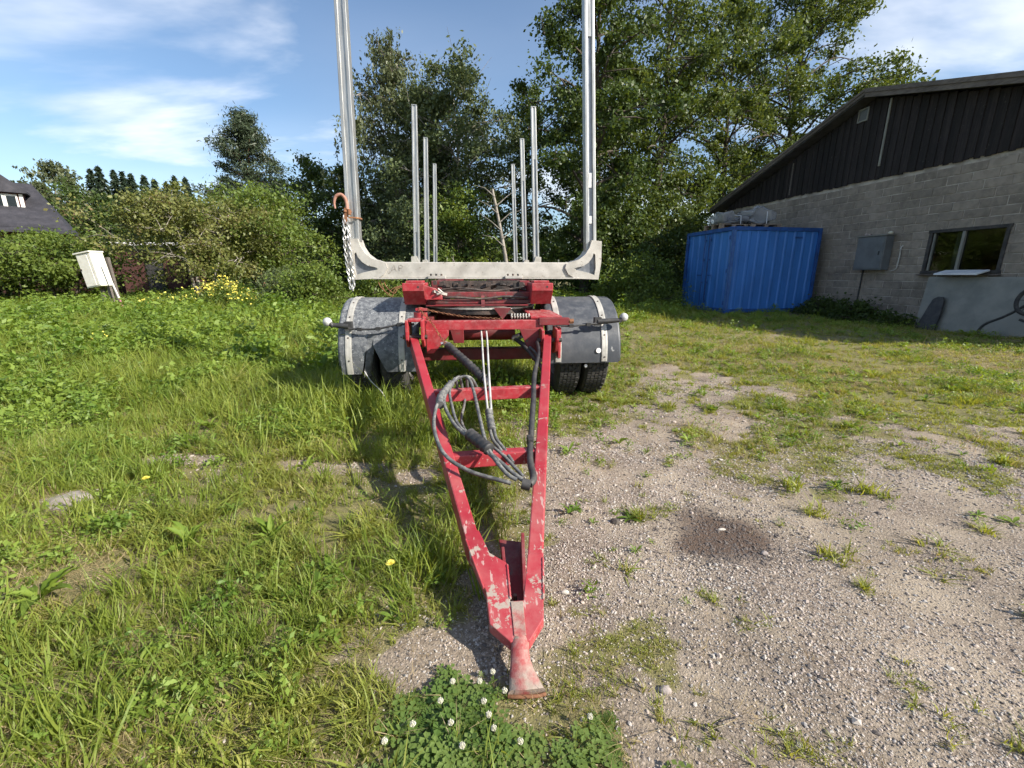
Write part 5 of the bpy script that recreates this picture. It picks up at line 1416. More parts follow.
# rows of tiles stepped over the front slope
for k in range(1, 15):
    t = k / 15.0
    xa = E0[0] + 1.8 * t + 0.3; xb = E1[0] - 1.8 * t - 0.25
    y = E0[1] + 4.3 * t; z = ze + (zr - ze) * t
    tl = MB(); tl.add([(xa, y - 0.06, z - 0.012), (xb, y - 0.06, z - 0.012), (xb, y + 0.24, z + 0.222), (xa, y + 0.24, z + 0.222), (xa, y - 0.08, z - 0.035), (xb, y - 0.08, z - 0.035)], [(0, 1, 2, 3), (4, 5, 1, 0)])
    tl.build('tile_row', slate, hroof)
DX, DY = -4.0, 1.7          # dormer: centre and front face
dm = MB(); dm.box((DX, DY + 0.9, 5.72), (3.8, 1.8, 1.6)); dorm = dm.build('dormer', house_red, HO)
dr = MB(); x0_, x1_, ym = DX - 2.15, DX + 2.15, DY - 0.35
dr.add([(x0_, ym, 6.52), (x1_, ym, 6.52), (x1_, ym + 2.0, 6.52), (x0_, ym + 2.0, 6.52), (DX, ym + 0.3, 8.55), (DX, ym + 3.6, 8.55), (x0_, ym, 6.39), (x1_, ym, 6.39), (x1_, ym + 2.0, 6.39), (x0_, ym + 2.0, 6.39)],
       [(0, 1, 4), (1, 2, 5, 4), (3, 0, 4, 5), (2, 3, 5), (6, 7, 1, 0), (7, 8, 2, 1), (9, 6, 0, 3), (9, 8, 7, 6)]); dr.build('dormer_roof', slate, dorm)
for k in range(5):
    xw = DX - 1.15 + 0.62 * k
    MB().box((xw, DY - 0.012, 5.82), (0.46, 0.012, 0.76)).build('pane', glass_m, dorm)
    MB().box((xw, DY - 0.003, 5.82), (0.44, 0.008, 0.72)).build('dark_backing', frame_m, dorm)  # dark sheet close behind the pane
    fm = MB(); fm.box((xw, DY - 0.02, 6.24), (0.60, 0.05, 0.12)); fm.box((xw, DY - 0.02, 5.38), (0.60, 0.05, 0.16)); fm.box((xw - 0.26, DY - 0.021, 5.82), (0.09, 0.052, 0.72)); fm.box((xw + 0.26, DY - 0.021, 5.82), (0.09, 0.052, 0.72)); fm.build('window_frame', white_paint, dorm)
MB().box((DX + 1.80, DY - 0.02, 5.80), (0.18, 0.04, 1.1)).build('corner_board', white_paint, dorm)

SH = empty('garden_shed', (-18.6, 22.0, 0), 0.1)
tag(SH, 'low red-brown garden shed with pale roof edge behind the apple tree', 'shed')
MB().box((0, 1, 1.15), (4.2, 2.0, 2.3)).build('wall', house_red, SH)
MB().prism([(-0.25, 2.52), (2.3, 2.75), (2.3, 2.83), (-0.25, 2.62)], lambda y, z, t: (-2.4 + 4.8 * t, y, z)).build('roof', white_paint, SH)
MB().box((0.9, -0.02, 0.95), (0.8, 0.06, 1.8)).build('door', frame_m, SH)
FEN = empty('board_fence', (-22.5, 19.0, 0), 0.05)
tag(FEN, 'low dark brown board fence under the fruit trees', 'fence')
bmh = MB().box((0, 0, 0), (0.30, 0.03, 0.95)).mesh('board', house_red)
for k in range(18):
    o = link(bpy.data.objects.new('board', bmh), FEN); o.location = (0.32 * k, 0, 0.55 + 0.02 * math.sin(k * 2.1))
for k in range(4):
    o = MB().box((0.3 + 1.7 * k, 0.06, 0.55), (0.09, 0.09, 1.2)).build('post', grey_wood, FEN)

# the tilted white cabinet on posts, rod leaning beside it
CBX = empty('post_cabinet', (-13.05, 14.0, gz(-13.05, 14.0)), R(-8))
tag(CBX, 'cream wooden cabinet tilted on posts in the tall grass', 'cabinet')
tilt = Matrix.Rotation(R(-9), 3, 'Y')
def tb_box(c, s): return MB().box(tilt @ Vector(c) + Vector((0, 0, 0.72)), s, tilt)
hs = tb_box((0, 0, 0.58), (0.54, 0.38, 1.02)).build('housing', cream, CBX, bevel=0.01)
tb_box((-0.05, -0.202, 0.58), (0.38, 0.02, 0.95)).build('door', cream, hs, bevel=0.006)
tb_box((0.205, -0.197, 0.58), (0.10, 0.012, 0.95)).build('side_strip', cream, hs, bevel=0.004)
tb_box((0, -0.02, 1.11), (0.60, 0.45, 0.04)).build('lid', cream, hs, bevel=0.006)
tb_box((-0.205, -0.22, 0.62), (0.02, 0.02, 0.06)).build('latch', grime, hs)
for x_ in (-0.05, 0.22):
    MB().beam((x_, 0.08, -0.1), (x_ - 0.02, 0.08, 0.80), 0.09, 0.09).build('post', grey_wood, CBX)
MB().beam((0.24, 0.27, -0.1), (0.14, 0.27, 1.70), 0.08, 0.09).build('rear_post', grey_wood, CBX)
rod = MB(); rod.beam((0.62, -0.05, 0.45), (0.33, -0.05, 1.50), 0.032, 0.032); ro_ = rod.build('leaning_rod', white_paint)
ro_.location = (-13.05, 14.0, gz(-13.05, 14.0)); ro_.rotation_euler = (0, 0, R(-8))
rod = MB(); rod.beam((0.745, -0.05, -0.02), (0.6215, -0.05, 0.446), 0.034, 0.034); rod.build('painted_end', pink, ro_)
tag(ro_, 'slim white rod with pink foot leaning beside the cream cabinet', 'rod')

# ------------------------------------------------------------------ plants with flowers, weeds with big leaves, stones
def flower_bush(label, x, y, h, r, n_leaf, n_fl, seed, size=0.06, fsize=0.05):
    rs = np.random.default_rng(seed)
    T_ = empty('flowering_plant', (x, y, gz(x, y))); tag(T_, label, 'flowering plant', 'yellow flowering plants')
    st = MB()
    tops = []
    for k in range(26 if r > 0.3 else 9):
        an = rs.uniform(0, 6.28); d = r * rs.uniform(0.1, 1) ** 0.6
        top = Vector((math.cos(an) * d, math.sin(an) * d, h * rs.uniform(0.65, 1.0) * (1 - 0.35 * (d / r) ** 2)))
        st.tube([(math.cos(an) * d * 0.3, math.sin(an) * d * 0.3, -0.02), (top.x * 0.7, top.y * 0.7, top.z * 0.5), tuple(top)], [0.006, 0.005, 0.003], 4)
        tops.append(list(top))
    st.build('stem', lf_weed, T_)
    tops = np.array(tops)
    pk = rs.integers(0, len(tops), n_leaf); f = rs.uniform(0.15, 0.95, n_leaf)[:, None]
    C = tops[pk] * np.concatenate([f * 0.8 + 0.2, f * 0.8 + 0.2, f], 1) + rs.normal(size=(n_leaf, 3)) * 0.05 * (1 + r)
    C[:, 2] = np.maximum(C[:, 2], 0.02)
    link(bpy.data.objects.new('foliage', leaf_cloud('foliage', C, size, 0.5, lf_bush, rs)), T_)
    pk = rs.integers(0, len(tops), n_fl)
    C = tops[pk] + rs.normal(size=(n_fl, 3)) * np.array([0.06, 0.06, 0.045]) * (1 + r)
    link(bpy.data.objects.new('blossom', leaf_cloud('blossom', C, fsize, 0.9, yellow_m, rs, 1.0)), T_)
flower_bush('large yellow flowering clump in front of the apple trees', -8.55, 12.8, 1.12, 0.60, 3000, 400, 201)
flower_bush('yellow flowering clump beside the largest one, nearer the trailer', -7.75, 12.6, 0.78, 0.42, 1500, 110, 202)
flower_bush('low yellow flowering clump beside the largest one, nearer the house', -9.75, 12.9, 0.80, 0.40, 1400, 60, 203)
flower_bush('low yellow flowering clump farthest from the trailer', -10.6, 12.9, 0.62, 0.25, 700, 30, 204)
flower_bush('small yellow flowering sprig in the open meadow, the larger of two', -5.75, 6.05, 0.38, 0.20, 400, 70, 205, 0.045, 0.03)
flower_bush('small yellow flowering sprig in the open meadow, the sparser of two', -5.15, 6.1, 0.30, 0.12, 200, 22, 206, 0.045, 0.03)

def dandelion(label, x, y, h):
    T_ = empty('dandelion', (x, y, gz(x, y))); tag(T_, label, 'flower', 'dandelions in the grass')
    MB().tube([(0, 0, -0.01), (0.004, 0.0, h * 0.5), (0.0, 0.0, h)], [0.0025, 0.0022, 0.002], 6).build('stem', lf_weed, T_)
    mb = MB()
    for ring_, (m, rr, zz) in enumerate(((16, 0.019, 0.0), (13, 0.014, 0.004), (9, 0.009, 0.007))):
        for k in range(m):
            a = 2 * math.pi * k / m + ring_
            c, s = math.cos(a), math.sin(a)
            mb.add([(0, 0, h + zz), (c * rr * 0.6 - s * 0.0025, s * rr * 0.6 + c * 0.0025, h + zz + 0.004), (c * rr, s * rr, h + zz + 0.003), (c * rr * 0.6 + s * 0.0025, s * rr * 0.6 - c * 0.0025, h + zz + 0.004)], [(0, 1, 2, 3)])
    mb.build('flower_head', yellow_m, T_)
dandelion('yellow dandelion in the grass near the half-buried stone', -1.86, 2.0, 0.115)
dandelion('yellow dandelion in the grass close to the drawbar', -0.447, 1.37, 0.10)

def big_leaf(seed, ln, wd, bend):
    rs = np.random.default_rng(seed)
    P = []
    for i in range(9):
        t = i / 8
        w = wd * (0.06 if i == 0 else max(0.02, math.sin(math.pi * min(1, t * 0.9 + 0.1)) ** 0.8 * (1 - 0.15 * t)))
        y = ln * (t - 0.12 * bend * t * t); z = ln * (bend * 0.9 * t * (1 - 0.75 * t) + 0.04)
        row = []
        for j in range(5):
            q = (j - 2) / 2
            row.append((q * w / 2, y, z + abs(q) * w * 0.30 + 0.035 * ln * abs(q) * math.sin(i * 2.6 + j * 1.7 + seed)))
        P.append(row)
    return MB().grid(P).mesh('leaf', lf_dock, 70)
leafs = [big_leaf(s, l, w, b_) for s, l, w, b_ in ((1, 0.17, 0.040, 0.7), (2, 0.13, 0.034, 0.9), (3, 0.20, 0.044, 0.5), (4, 0.11, 0.032, 1.0), (5, 0.15, 0.030, 0.8))]
docks = [(-1.66, 1.28, 9, 1.25, 'big-leaved dock plant at the picture edge in the near grass'), (-1.36, 1.60, 10, 1.15, 'big-leaved dock plant in the grass between stone and drawbar'), (-0.70, 1.42, 4, 0.8, 'small dock plant lying in the short grass by the drawbar'),
         (-1.08, 1.02, 7, 0.85, 'dock plant with broad leaves at the lower corner of the picture'), (-1.02, 1.62, 8, 1.0, 'upright dock plant in the grass closest to the bare patch'), (-0.62, 1.12, 3, 0.75, 'small dock with one long pale leaf in thin grass'),
         (-2.30, 3.10, 9, 1.2, 'leafy dock plant at the bare patch farther into the meadow'), (-1.22, 2.36, 7, 1.1, 'dock plant growing in the bare strip before the mudguard'), (-1.75, 1.75, 7, 1.0, 'dock plant half hidden beside the half-buried stone')]
for i, (x, y, m, sc, lab) in enumerate(docks):
    T_ = empty('dock_plant', (x, y, gz(x, y))); tag(T_, lab, 'plant', 'dock plants in the grass')
    MB().tube([(0, 0, -0.02), (0, 0, 0.02)], [0.008, 0.006], 6).build('root_crown', lf_weed, T_)
    for k in range(m + 4):
        o = link(bpy.data.objects.new('leaf', leafs[(i + k) % 5]), T_)
        s_ = sc * random.uniform(0.45, 0.8)
        o.scale = (s_, s_, s_); o.location = (0, 0, 0.005)
        o.rotation_euler = (R(random.uniform(2, 45)), R(random.uniform(-18, 18)), k * 2.4 + random.uniform(-0.4, 0.4))
for nm, x, y, r, sq, m, lab in (('stone', -2.26, 1.98, 0.105, (1.15, 0.9, 0.5), stone_m, 'pale half-buried stone in the near meadow'), ('stone', 0.482, 1.79, 0.018, (1.3, 1, 0.9), clod_m, 'dark clod lying alone on the gravel'),
                                ('stone', 0.50, 1.80, 0.007, (1.2, 1, 0.7), pale_stone, 'pale chip beside the dark clod'),
                                ('stone', 0.96, 1.745, 0.010, (1.9, 0.8, 0.6), pale_stone, 'white chip beside the dark stained spot'), ('stone', 0.195, 1.345, 0.010, (1.5, 0.9, 0.8), pale_stone, 'white chip touching the drawbar'),
                                ('stone', 0.43, 0.96, 0.014, (1.3, 1, 0.7), stone_m, 'pinkish pebble near the picture bottom edge'), ('stone', 1.05, 1.56, 0.012, (1.2, 1, 0.8), stone_m, 'small grey pebble on the stained gravel')):
    o = link(bpy.data.objects.new(nm, lump_mesh('stone', m, r, x * 3 + y, 3 if r > 0.1 else 2, sq, 0.3)))
    o.location = (x, y, gz(x, y) + r * sq[2] * (0.35 if r < 0.1 else -0.45)); tag(o, lab, 'stone')

# ------------------------------------------------------------------ grass, weeds, clover, gravel: one scattered object each
def tuft(seed, nb, h, spread, w, bend, mat, segs=4, hv=0.5):
    rs = np.random.default_rng(seed)
    V = []; F = []
    for k in range(nb):
        an = rs.uniform(0, 2 * np.pi); d = spread * rs.uniform(0, 1) ** 0.7
        bx, by = math.cos(an) * d, math.sin(an) * d
        la_ = an + rs.normal() * 0.9
        hh = h * rs.uniform(1 - hv, 1.1); be = bend * rs.uniform(0.3, 1.5) * hh
        ww = w * rs.uniform(0.6, 1.3); sa = la_ + math.pi / 2 + rs.normal() * 0.5
        o = len(V)
        for i in range(segs + 1):
            t = i / segs
            x = bx + math.cos(la_) * be * t * t; y = by + math.sin(la_) * be * t * t
            z = hh * (t - 0.28 * bend * t * t) - 0.006
            q = ww * (1 - t ** 1.6) * 0.5
            if i < segs:
                V += [(x - math.cos(sa) * q, y - math.sin(sa) * q, z), (x + math.cos(sa) * q, y + math.sin(sa) * q, z)]
            else:
                V.append((x, y, z))
        for i in range(segs - 1):
            F.append((o + 2 * i, o + 2 * i + 1, o + 2 * i + 3, o + 2 * i + 2))
        F.append((o + 2 * segs - 2, o + 2 * segs - 1, o + 2 * segs))
    return MB().add(V, F).mesh('tuft', mat, 80)

def rosette(seed, nl, ln, wd, mat, lift=0.5):
    rs = np.random.default_rng(seed)
    mb = MB()
    for k in range(nl):
        a = k * 2.4 + rs.normal() * 0.3; l = ln * rs.uniform(0.6, 1.15); w = wd * rs.uniform(0.7, 1.2); up = lift * rs.uniform(0.4, 1.4)
        c, s = math.cos(a), math.sin(a); P = []
        for i in range(5):
            t = i / 4; q = w * (0.25, 0.8, 1.0, 0.75, 0.1)[i] / 2
            r_ = l * t; z = l * up * t * (1 - 0.6 * t)
            P.append([(c * r_ - s * q, s * r_ + c * q, z + q * 0.4), (c * r_, s * r_, z), (c * r_ + s * q, s * r_ - c * q, z + q * 0.4)])
        mb.grid(P)
    return mb.mesh('rosette', mat, 80)

def herb(seed, nl, h, spread, size, mat):
    """small many-leaved weed"""
    rs = np.random.default_rng(seed)
    C = np.stack([rs.normal(size=nl) * spread * 0.5, rs.normal(size=nl) * spread * 0.5, h * rs.uniform(0.05, 1, nl)], 1)
    return leaf_cloud('herb', C, size, 0.5, mat, rs, 1.1)

def clover_mesh(seed, nl, h, spread, size):
    rs = np.random.default_rng(seed); mb = MB()
    for k in range(nl):
        a = rs.uniform(0, 6.28); d = spread * rs.uniform(0, 1) ** 0.6; x, y = math.cos(a) * d, math.sin(a) * d; z = h * rs.uniform(0.45, 1.1)
        mb.add([(x * 0.6 - 0.0007, y * 0.6, 0), (x * 0.6 + 0.0007, y * 0.6, 0), (x, y, z)], [(0, 1, 2)])
        r0 = rs.uniform(0, 6.28)
        for j in range(3):
            q = r0 + j * 2.09; c, s = math.cos(q), math.sin(q); l = size * rs.uniform(0.8, 1.2)
            mb.add([(x, y, z), (x + c * l * 0.55 - s * l * 0.42, y + s * l * 0.55 + c * l * 0.42, z + l * 0.18), (x + c * l, y + s * l, z + l * 0.10), (x + c * l * 0.55 + s * l * 0.42, y + s * l * 0.55 - c * l * 0.42, z + l * 0.18)], [(0, 1, 2, 3)])
    return mb.mesh('clover', mat=lf_clover)

def pebble(seed, mat):
    rs = np.random.default_rng(seed)
    V = np.array([[1, 0, 0], [-1, 0, 0], [0, 1, 0], [0, -1, 0], [0, 0, 1], [0, 0, -1], [.7, .7, .3], [-.7, .6, .4], [.6, -.7, .35], [-.65, -.65, .3]]) * rs.uniform(0.7, 1.2, (10, 1)) * np.array([1, 0.8, 0.62])
    import bmesh
    bm = bmesh.new()
    for v in V: bm.verts.new(v)
    bmesh.ops.convex_hull(bm, input=bm.verts)
    me = bpy.data.meshes.new('pebble'); bm.to_mesh(me); bm.free(); me.materials.append(mat)
    return me

def scatter(name, label, cat, meshes, pos, rot, scl, pick):
    src = bpy.data.collections.new(name + '_source')
    for i, m in enumerate(meshes):
        src.objects.link(bpy.data.objects.new(f'{name}_{i:02d}', m))
    me = bpy.data.meshes.new(name)
    n = len(pos)
    me.vertices.add(n); me.vertices.foreach_set('co', pos.astype(np.float32).ravel())
    a = me.attributes.new('rot', 'FLOAT_VECTOR', 'POINT'); a.data.foreach_set('vector', rot.astype(np.float32).ravel())
    a = me.attributes.new('scl', 'FLOAT_VECTOR', 'POINT'); a.data.foreach_set('vector', scl.astype(np.float32).ravel())
    a = me.attributes.new('pick', 'INT', 'POINT'); a.data.foreach_set('value', pick.astype(np.int32))
    o = link(bpy.data.objects.new(name, me))
    ng = bpy.data.node_groups.new(name + '_scatter', 'GeometryNodeTree')
    ng.interface.new_socket('Geometry', in_out='INPUT', socket_type='NodeSocketGeometry')
    ng.interface.new_socket('Geometry', in_out='OUTPUT', socket_type='NodeSocketGeometry')
    N = NB(ng)
    gi = N.n('NodeGroupInput'); go = N.n('NodeGroupOutput')
    ci = N.n('GeometryNodeCollectionInfo'); ci.inputs['Collection'].default_value = src
    ci.inputs['Separate Children'].default_value = True; ci.inputs['Reset Children'].default_value = True
    ip = N.n('GeometryNodeInstanceOnPoints'); ip.inputs['Pick Instance'].default_value = True
    def attr(nm, typ):
        q = N.n('GeometryNodeInputNamedAttribute', data_type=typ); q.inputs['Name'].default_value = nm
        return q.outputs['Attribute']
    er = N.n('FunctionNodeEulerToRotation')
    N.l(attr('rot', 'FLOAT_VECTOR'), er.inputs[0]); N.l(er.outputs[0], ip.inputs['Rotation'])
    N.l(attr('scl', 'FLOAT_VECTOR'), ip.inputs['Scale'])
    N.l(attr('pick', 'INT'), ip.inputs['Instance Index'])
    N.l(gi.outputs[0], ip.inputs['Points']); N.l(ci.outputs[0], ip.inputs['Instance'])
    N.l(ip.outputs[0], go.inputs[0])
    md = o.modifiers.new('scatter', 'NODES'); md.node_group = ng
    tag(o, label, cat, kind='stuff')
    return o

def free(x, y):
    """outside buildings, container and tyre footprints"""
    wd = wall_dist(x, y); sy = (y - WALL_O[1]) * math.cos(WALL_A) - (x - WALL_O[0]) * math.sin(WALL_A)
    ok = ~((wd < 0.12) & (sy > -9.2) & (sy < 6))
    cx = (x - 6.45) * math.cos(CA) + (y - 13.2) * math.sin(CA); cy = -(x - 6.45) * math.sin(CA) + (y - 13.2) * math.cos(CA)
    ok &= ~((cx > -0.05) & (cx < CL + 0.05) & (cy > -0.02) & (cy < CW + 0.05))
    return ok
def field(y0, y1, dens, seed):
    rs = np.random.default_rng(seed)
    xm = 1.34 * (0.969 * y1 + 0.28) + 0.8
    n = int((y1 - y0) * 2 * xm * dens)
    x = rs.uniform(-xm, xm, n); y = rs.uniform(y0, y1, n)
    k = (np.abs(x) < 1.34 * (0.969 * np.maximum(y, 0.2) + 0.28) + 0.8) & free(x, y)
    return x[k], y[k], rs
BANDS = [(0.1, 1.6, 1700), (1.6, 2.8, 1150), (2.8, 4.5, 600), (4.5, 7.5, 270), (7.5, 12, 120), (12, 20, 60), (20, 34, 20)]

def meadow_h(x, y):
    left = np.interp(y, [0.5, 1.2, 2.0, 3.0, 3.8, 5.0, 8.0, 12, 20], [0.075, 0.085, 0.09, 0.125, 0.21, 0.27, 0.34, 0.40, 0.42])
    right = np.interp(y, [0.5, 2, 4, 6, 9, 12, 20], [0.04, 0.05, 0.075, 0.10, 0.12, 0.18, 0.35])
    w = sstep(0.55, -0.25, x - 0.04 * y + 0.1)
    w = np.maximum(w, sstep(10.5, 14, y) * sstep(7, 4, x))
    return left * w + right * (1 - w), w

def gather(parts):
    return [np.concatenate(q) for q in zip(*parts)]

# fine grass
short_m = [tuft(300 + k, 12, 1.0, 0.42, 0.085, 0.7 + 0.15 * k, gr_short, 3) for k in range(4)]
parts = []
for bi, (y0, y1, dens) in enumerate(BANDS):
    x, y, rs = field(y0, y1, dens, 400 + bi)
    c = patchy(x, y); h, w = meadow_h(x, y)
    keep = rs.uniform(0, 1, len(x)) < c * (0.18 + 0.75 * sstep(0.38, 0.62, fbm(x, y, 5.0, 71, 2)))
    x, y, h, c, w = x[keep], y[keep], h[keep], c[keep], w[keep]; n = len(x)
    s = h * rs.uniform(0.35, 0.95, n) * (0.55 + 0.45 * c) * (0.30 + 1.5 * fbm(x, y, 3.0, 77, 3) ** 1.4)
    s = np.maximum(s, 0.02)
    wide = np.maximum(s * rs.uniform(0.8, 1.3, n), np.interp(y, [1, 4, 10, 20], [0.03, 0.05, 0.10, 0.2]))
    parts.append((np.stack([x, y, ground_z(x, y)], 1), np.stack([rs.normal(size=n) * 0.15, rs.normal(size=n) * 0.15, rs.uniform(0, 6.28, n)], 1), np.stack([wide, wide, s], 1), rs.integers(0, 4, n)))
rs = np.random.default_rng(777)
m = 560
cx_ = rs.uniform(0.15, 5.2, m); cy_ = rs.uniform(0.7, 5.5, m)
for a, b_ in zip(cx_, cy_):
    if rs.uniform() > 0.25 + 1.6 * float(cover(np.array([a]), np.array([b_]))[0]): continue
    if math.hypot(a - 0.93, b_ - 1.70) < 0.26: continue
    q = int(rs.integers(2, 13)); sp = rs.uniform(0.012, 0.05)
    x = a + rs.normal(size=q) * sp; y = b_ + rs.normal(size=q) * sp
    s = rs.gamma(3.0, 0.012) * rs.uniform(0.6, 1.3, q) + 0.012
    fl_ = rs.uniform(0.35, 1.1)
    parts.append((np.stack([x, y, ground_z(x, y)], 1), np.stack([rs.normal(size=q) * 0.25, rs.normal(size=q) * 0.25, rs.uniform(0, 6.28, q)], 1), np.stack([s, s, s * fl_], 1), rs.integers(0, 4, q)))
scatter('short_grass', 'short mixed green grass covering the yard edges', 'grass', short_m, *gather(parts))

# tall meadow grass
tall_m = [tuft(330 + k, 10, 1.0, 0.18, 0.036, 0.35 + 0.2 * k, gr_tall, 4) for k in range(4)]
parts = []
for bi, (y0, y1, dens) in enumerate(BANDS):
    x, y, rs = field(y0, y1, dens * 0.35, 430 + bi)
    c = patchy(x, y); h, w = meadow_h(x, y)
    cl_ = sstep(0.42, 0.66, fbm(x, y, 1.5, 61, 3))
    keep = rs.uniform(0, 1, len(x)) < c * np.where(y > 3.4, 0.45 + 0.4 * cl_, 0.10 + cl_ * 0.85) * (0.06 + 0.94 * w)
    x, y, h, c = x[keep], y[keep], h[keep], c[keep]; n = len(x)
    s = np.maximum(h, np.where(x < 0.1, np.interp(x, [-1.6, -0.5], [0.135, 0.095]), 0.045)) * rs.uniform(0.7, 1.6, n)
    wide = np.maximum(s * rs.uniform(0.7, 1.2, n), 0.05)
    parts.append((np.stack([x, y, ground_z(x, y)], 1), np.stack([rs.normal(size=n) * 0.18, rs.normal(size=n) * 0.18, rs.uniform(0, 6.28, n)], 1), np.stack([wide, wide, s], 1), rs.integers(0, 4, n)))
# two dense clumps beside the drawbar and at the wheel
for (cx, cy, sx, sy, m, hh) in ((-0.36, 1.48, 0.10, 0.10, 46, 0.17), (-0.30, 1.70, 0.10, 0.12, 24, 0.14), (-1.15, 3.25, 0.5, 0.3, 160, 0.30), (-0.5, 2.9, 0.3, 0.3, 60, 0.18), (-1.3, 3.6, 0.35, 0.2, 90, 0.34), (0.5, 3.52, 0.35, 0.08, 40, 0.12)):
    rs = np.random.default_rng(int(1000 + cx * 100))
    x = cx + rs.normal(size=m) * sx; y = cy + rs.normal(size=m) * sy
    s = hh * rs.uniform(0.6, 1.3, m)
    parts.append((np.stack([x, y, ground_z(x, y)], 1), np.stack([rs.normal(size=m) * 0.2, rs.normal(size=m) * 0.2, rs.uniform(0, 6.28, m)], 1), np.stack([s, s, s], 1), rs.integers(0, 4, m)))
scatter('meadow_grass', 'tall green meadow grass around the trailer', 'grass', tall_m, *gather(parts))

# dry straw between
dry_m = [tuft(360 + k, 7, 1.0, 0.5, 0.03, 1.5, gr_dry, 3) for k in range(3)]
parts = []
for bi, (y0, y1, dens) in enumerate(BANDS[:5]):
    x, y, rs = field(y0, y1, dens * 0.75, 460 + bi)
    c = cover(x, y)
    keep = rs.uniform(0, 1, len(x)) < np.maximum(np.clip(c * 1.3, 0.03, 0.9) * sstep(0.35, 0.65, fbm(x, y, 1.3, 66, 3)), np.where((x < 0.05) & (y < 3.2), 0.32, 0.0))
    x, y = x[keep], y[keep]; n = len(x)
    s = rs.uniform(0.02, 0.06, n) * np.interp(y, [1, 6], [1, 1.8])
    parts.append((np.stack([x, y, ground_z(x, y) + 0.004], 1), np.stack([rs.normal(size=n) * 0.8, rs.normal(size=n) * 0.8, rs.uniform(0, 6.28, n)], 1), np.stack([s * 1.2, s * 1.2, s], 1), rs.integers(0, 3, n)))
scatter('dry_grass', 'dry straw lying between the green blades', 'grass', dry_m, *gather(parts))

# broad-leaved weeds
weed_m = [rosette(500, 9, 1.0, 0.24, lf_weed, 0.6), rosette(501, 7, 1.0, 0.34, lf_weed, 0.9), rosette(502, 12, 1.0, 0.18, lf_weed, 1.1)] + [herb(503 + k, 40 + 8 * k, 0.7 + 0.2 * k, 0.9 - 0.08 * k, 0.36 - 0.03 * k, lf_weed) for k in range(5)]
parts = []
for bi, (y0, y1, dens) in enumerate(BANDS):
    x, y, rs = field(y0, y1, min(800, dens * 0.62), 480 + bi)
    c = cover(x, y); h, w = meadow_h(x, y)
    pt = sstep(0.42, 0.62, fbm(x, y, 1.6, 88, 3))
    keep = rs.uniform(0, 1, len(x)) < np.where(c < 0.35, 0.03 + 0.35 * c, 0.8 * c) * (0.12 + 0.88 * pt) * np.interp(y, [1.0, 2.2, 3.4], [0.24, 0.36, 0.8])
    x, y, w, h, pt = x[keep], y[keep], w[keep], h[keep], pt[keep]; n = len(x)
    ros = rs.uniform(0, 1, n) < np.where(w > 0.5, 0.14, 0.35)
    s = np.where(ros, rs.uniform(0.02, 0.06, n), np.maximum(0.022, h * rs.uniform(0.35, 0.85, n) * (0.6 + 0.6 * pt))) * np.where(ros, np.interp(y, [1, 4, 12], [1, 1.5, 3.0]), 1.0)
    pk = np.where(ros, rs.integers(0, 3, n), rs.integers(3, 8, n))
    parts.append((np.stack([x, y, ground_z(x, y) + 0.003], 1), np.stack([rs.normal(size=n) * 0.15, rs.normal(size=n) * 0.15, rs.uniform(0, 6.28, n)], 1), np.stack([s, s, s * rs.uniform(0.8, 1.3, n)], 1), pk))
scatter('weeds', 'broad-leaved weeds mixed into grass and gravel', 'weeds', weed_m, *gather(parts))

# clover by the tongue, with its white heads
def pinnate(seed, nl, ln):
    rs = np.random.default_rng(seed); mb = MB()
    for k in range(nl):
        a = k * 2.4 + rs.normal() * 0.3; el = rs.uniform(0.5, 1.1); l = ln * rs.uniform(0.7, 1.2)
        d = Vector((math.cos(a) * math.cos(el), math.sin(a) * math.cos(el), math.sin(el))); sd = Vector((-math.sin(a), math.cos(a), 0))
        for i in range(1, 9):
            t = i / 8; c = d * (l * t) - Vector((0, 0, l * 0.45 * t * t)); w = l * 0.20 * (1 - 0.35 * abs(t - 0.6))
            for sg in (-1, 1):
                e = c + sd * (sg * w) + d * (w * 0.45); m_ = c + sd * (sg * w * 0.55)
                mb.add([c, m_ + d * w * 0.42, e, m_ - d * w * 0.10], [(0, 1, 2, 3)])
    return mb.mesh('pinnate', lf_clover)
clm = [clover_mesh(520 + k, 22, 0.06, 0.055, 0.016) for k in range(3)] + [pinnate(530, 9, 0.075), pinnate(531, 7, 0.06)]
rs = np.random.default_rng(540)
n = 170
x = np.concatenate([-0.10 + rs.normal(size=n) * 0.12, 0.04 + rs.normal(size=130) * 0.13, 0.10 + rs.normal(size=60) * 0.30]); y = np.concatenate([0.84 + rs.normal(size=n) * 0.085, 0.72 + rs.normal(size=130) * 0.08, 0.82 + rs.normal(size=60) * 0.14])
k = ~((x > -0.06) & (x < 0.19) & (y > 0.83)) & (y < 1.03 - 0.4 * np.abs(x + 0.1)) & (rs.uniform(0, 1, len(x)) < 0.15 + 1.3 * sstep(0.4, 0.62, fbm(x, y, 9.0, 55, 2)))
x, y = x[k], y[k]; n = len(x)
s = rs.uniform(0.35, 1.15, n)
scatter('clover', 'patch of green clover round the drawbar tip', 'clover', clm, np.stack([x, y, ground_z(x, y)], 1), np.stack([rs.normal(size=n) * 0.15, rs.normal(size=n) * 0.15, rs.uniform(0, 6.28, n)], 1), np.stack([s, s, s * rs.uniform(0.25, 0.65, n)], 1), rs.integers(0, 5, n))
fl_h = leaf_cloud('flower_head', np.concatenate([rand_unit(np.random.default_rng(7), 110) * np.array([0.0058, 0.0058, 0.0046]), rand_unit(np.random.default_rng(9), 90) * 0.0035]), 0.0062, 0.55, white_petal, np.random.default_rng(8), 0.3)
fl_s = MB().tube([(0, 0, -0.07), (0.002, 0, -0.03), (0, 0, 0)], 0.0012, 5).mesh('stem', lf_clover)
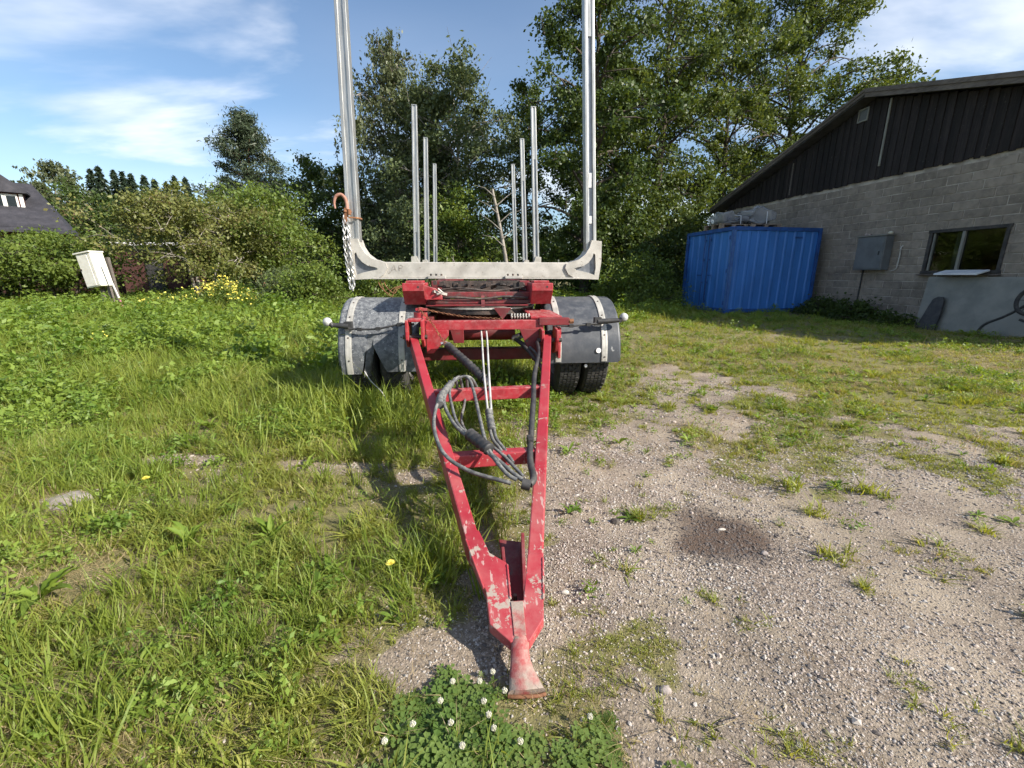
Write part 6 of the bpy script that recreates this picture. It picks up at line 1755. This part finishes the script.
fpos = [(-0.055, 0.985), (-0.09, 0.955), (-0.165, 0.955), (-0.19, 0.90), (-0.155, 0.845), (-0.06, 0.865), (-0.075, 0.90), (-0.045, 0.83), (-0.25, 0.84), (-0.02, 0.93), (-0.12, 0.79), (0.20, 0.86), (-0.31, 0.80), (0.02, 0.80)]
for x_, y_ in fpos:
    T_ = empty('clover_flower', (x_, y_, gz(x_, y_) + 0.042)); tag(T_, 'small white clover flower in the patch by the drawbar tip', 'flower', 'white clover flowers by the drawbar tip')
    T_.rotation_euler = (random.uniform(-0.2, 0.2), random.uniform(-0.2, 0.2), 0)
    link(bpy.data.objects.new('flower_head', fl_h), T_); link(bpy.data.objects.new('stem', fl_s), T_)

# loose gravel
pm = [surf('pebble_grey', (0.44, 0.395, 0.345), (0.33, 0.285, 0.245), 30.0, rough=0.9), surf('pebble_pink', (0.46, 0.385, 0.33), (0.33, 0.27, 0.23), 30.0, rough=0.9), surf('pebble_dark', (0.095, 0.08, 0.07), (0.16, 0.135, 0.12), 30.0, rough=0.9), surf('pebble_pale', (0.42, 0.39, 0.355), (0.34, 0.31, 0.285), 30.0, rough=0.9)]
peb_m = [pebble(600 + k, pm[k % 4]) for k in range(8)]
parts = []
for bi, (y0, y1, dens) in enumerate([(0.1, 1.6, 22000), (1.6, 2.8, 13000), (2.8, 4.6, 4200)]):
    x, y, rs = field(y0, y1, dens, 610 + bi)
    c = cover(x, y)
    keep = (rs.uniform(0, 1, len(x)) < np.clip(1.05 - 1.5 * c, 0.02, 1) * (0.35 + 0.65 * sstep(0.35, 0.6, fbm(x, y, 1.7, 91, 3))))
    keep &= (x > -0.12) | (rs.uniform(0, 1, len(x)) < 0.45)
    x, y = x[keep], y[keep]; n = len(x)
    st_ = np.exp(-(((x - 0.93) / 0.22) ** 2 + ((y - 1.70) / 0.19) ** 2))
    s = rs.gamma(2.2, 0.0012, n) * np.interp(y, [0.8, 2, 4], [0.70, 0.92, 1.4]) + 0.0010
    pk = rs.integers(0, 8, n); pk = np.where(rs.uniform(0, 1, n) < st_ * 2.2, 2 + 4 * (pk % 2), pk)
    parts.append((np.stack([x, y, ground_z(x, y) + s * 0.15], 1), rs.uniform(-0.5, 0.5, (n, 3)) * np.array([1, 1, 12.6]), np.stack([s, s, s], 1), pk))
scatter('gravel', 'loose crushed gravel covering the bare yard', 'gravel', peb_m, *gather(parts))
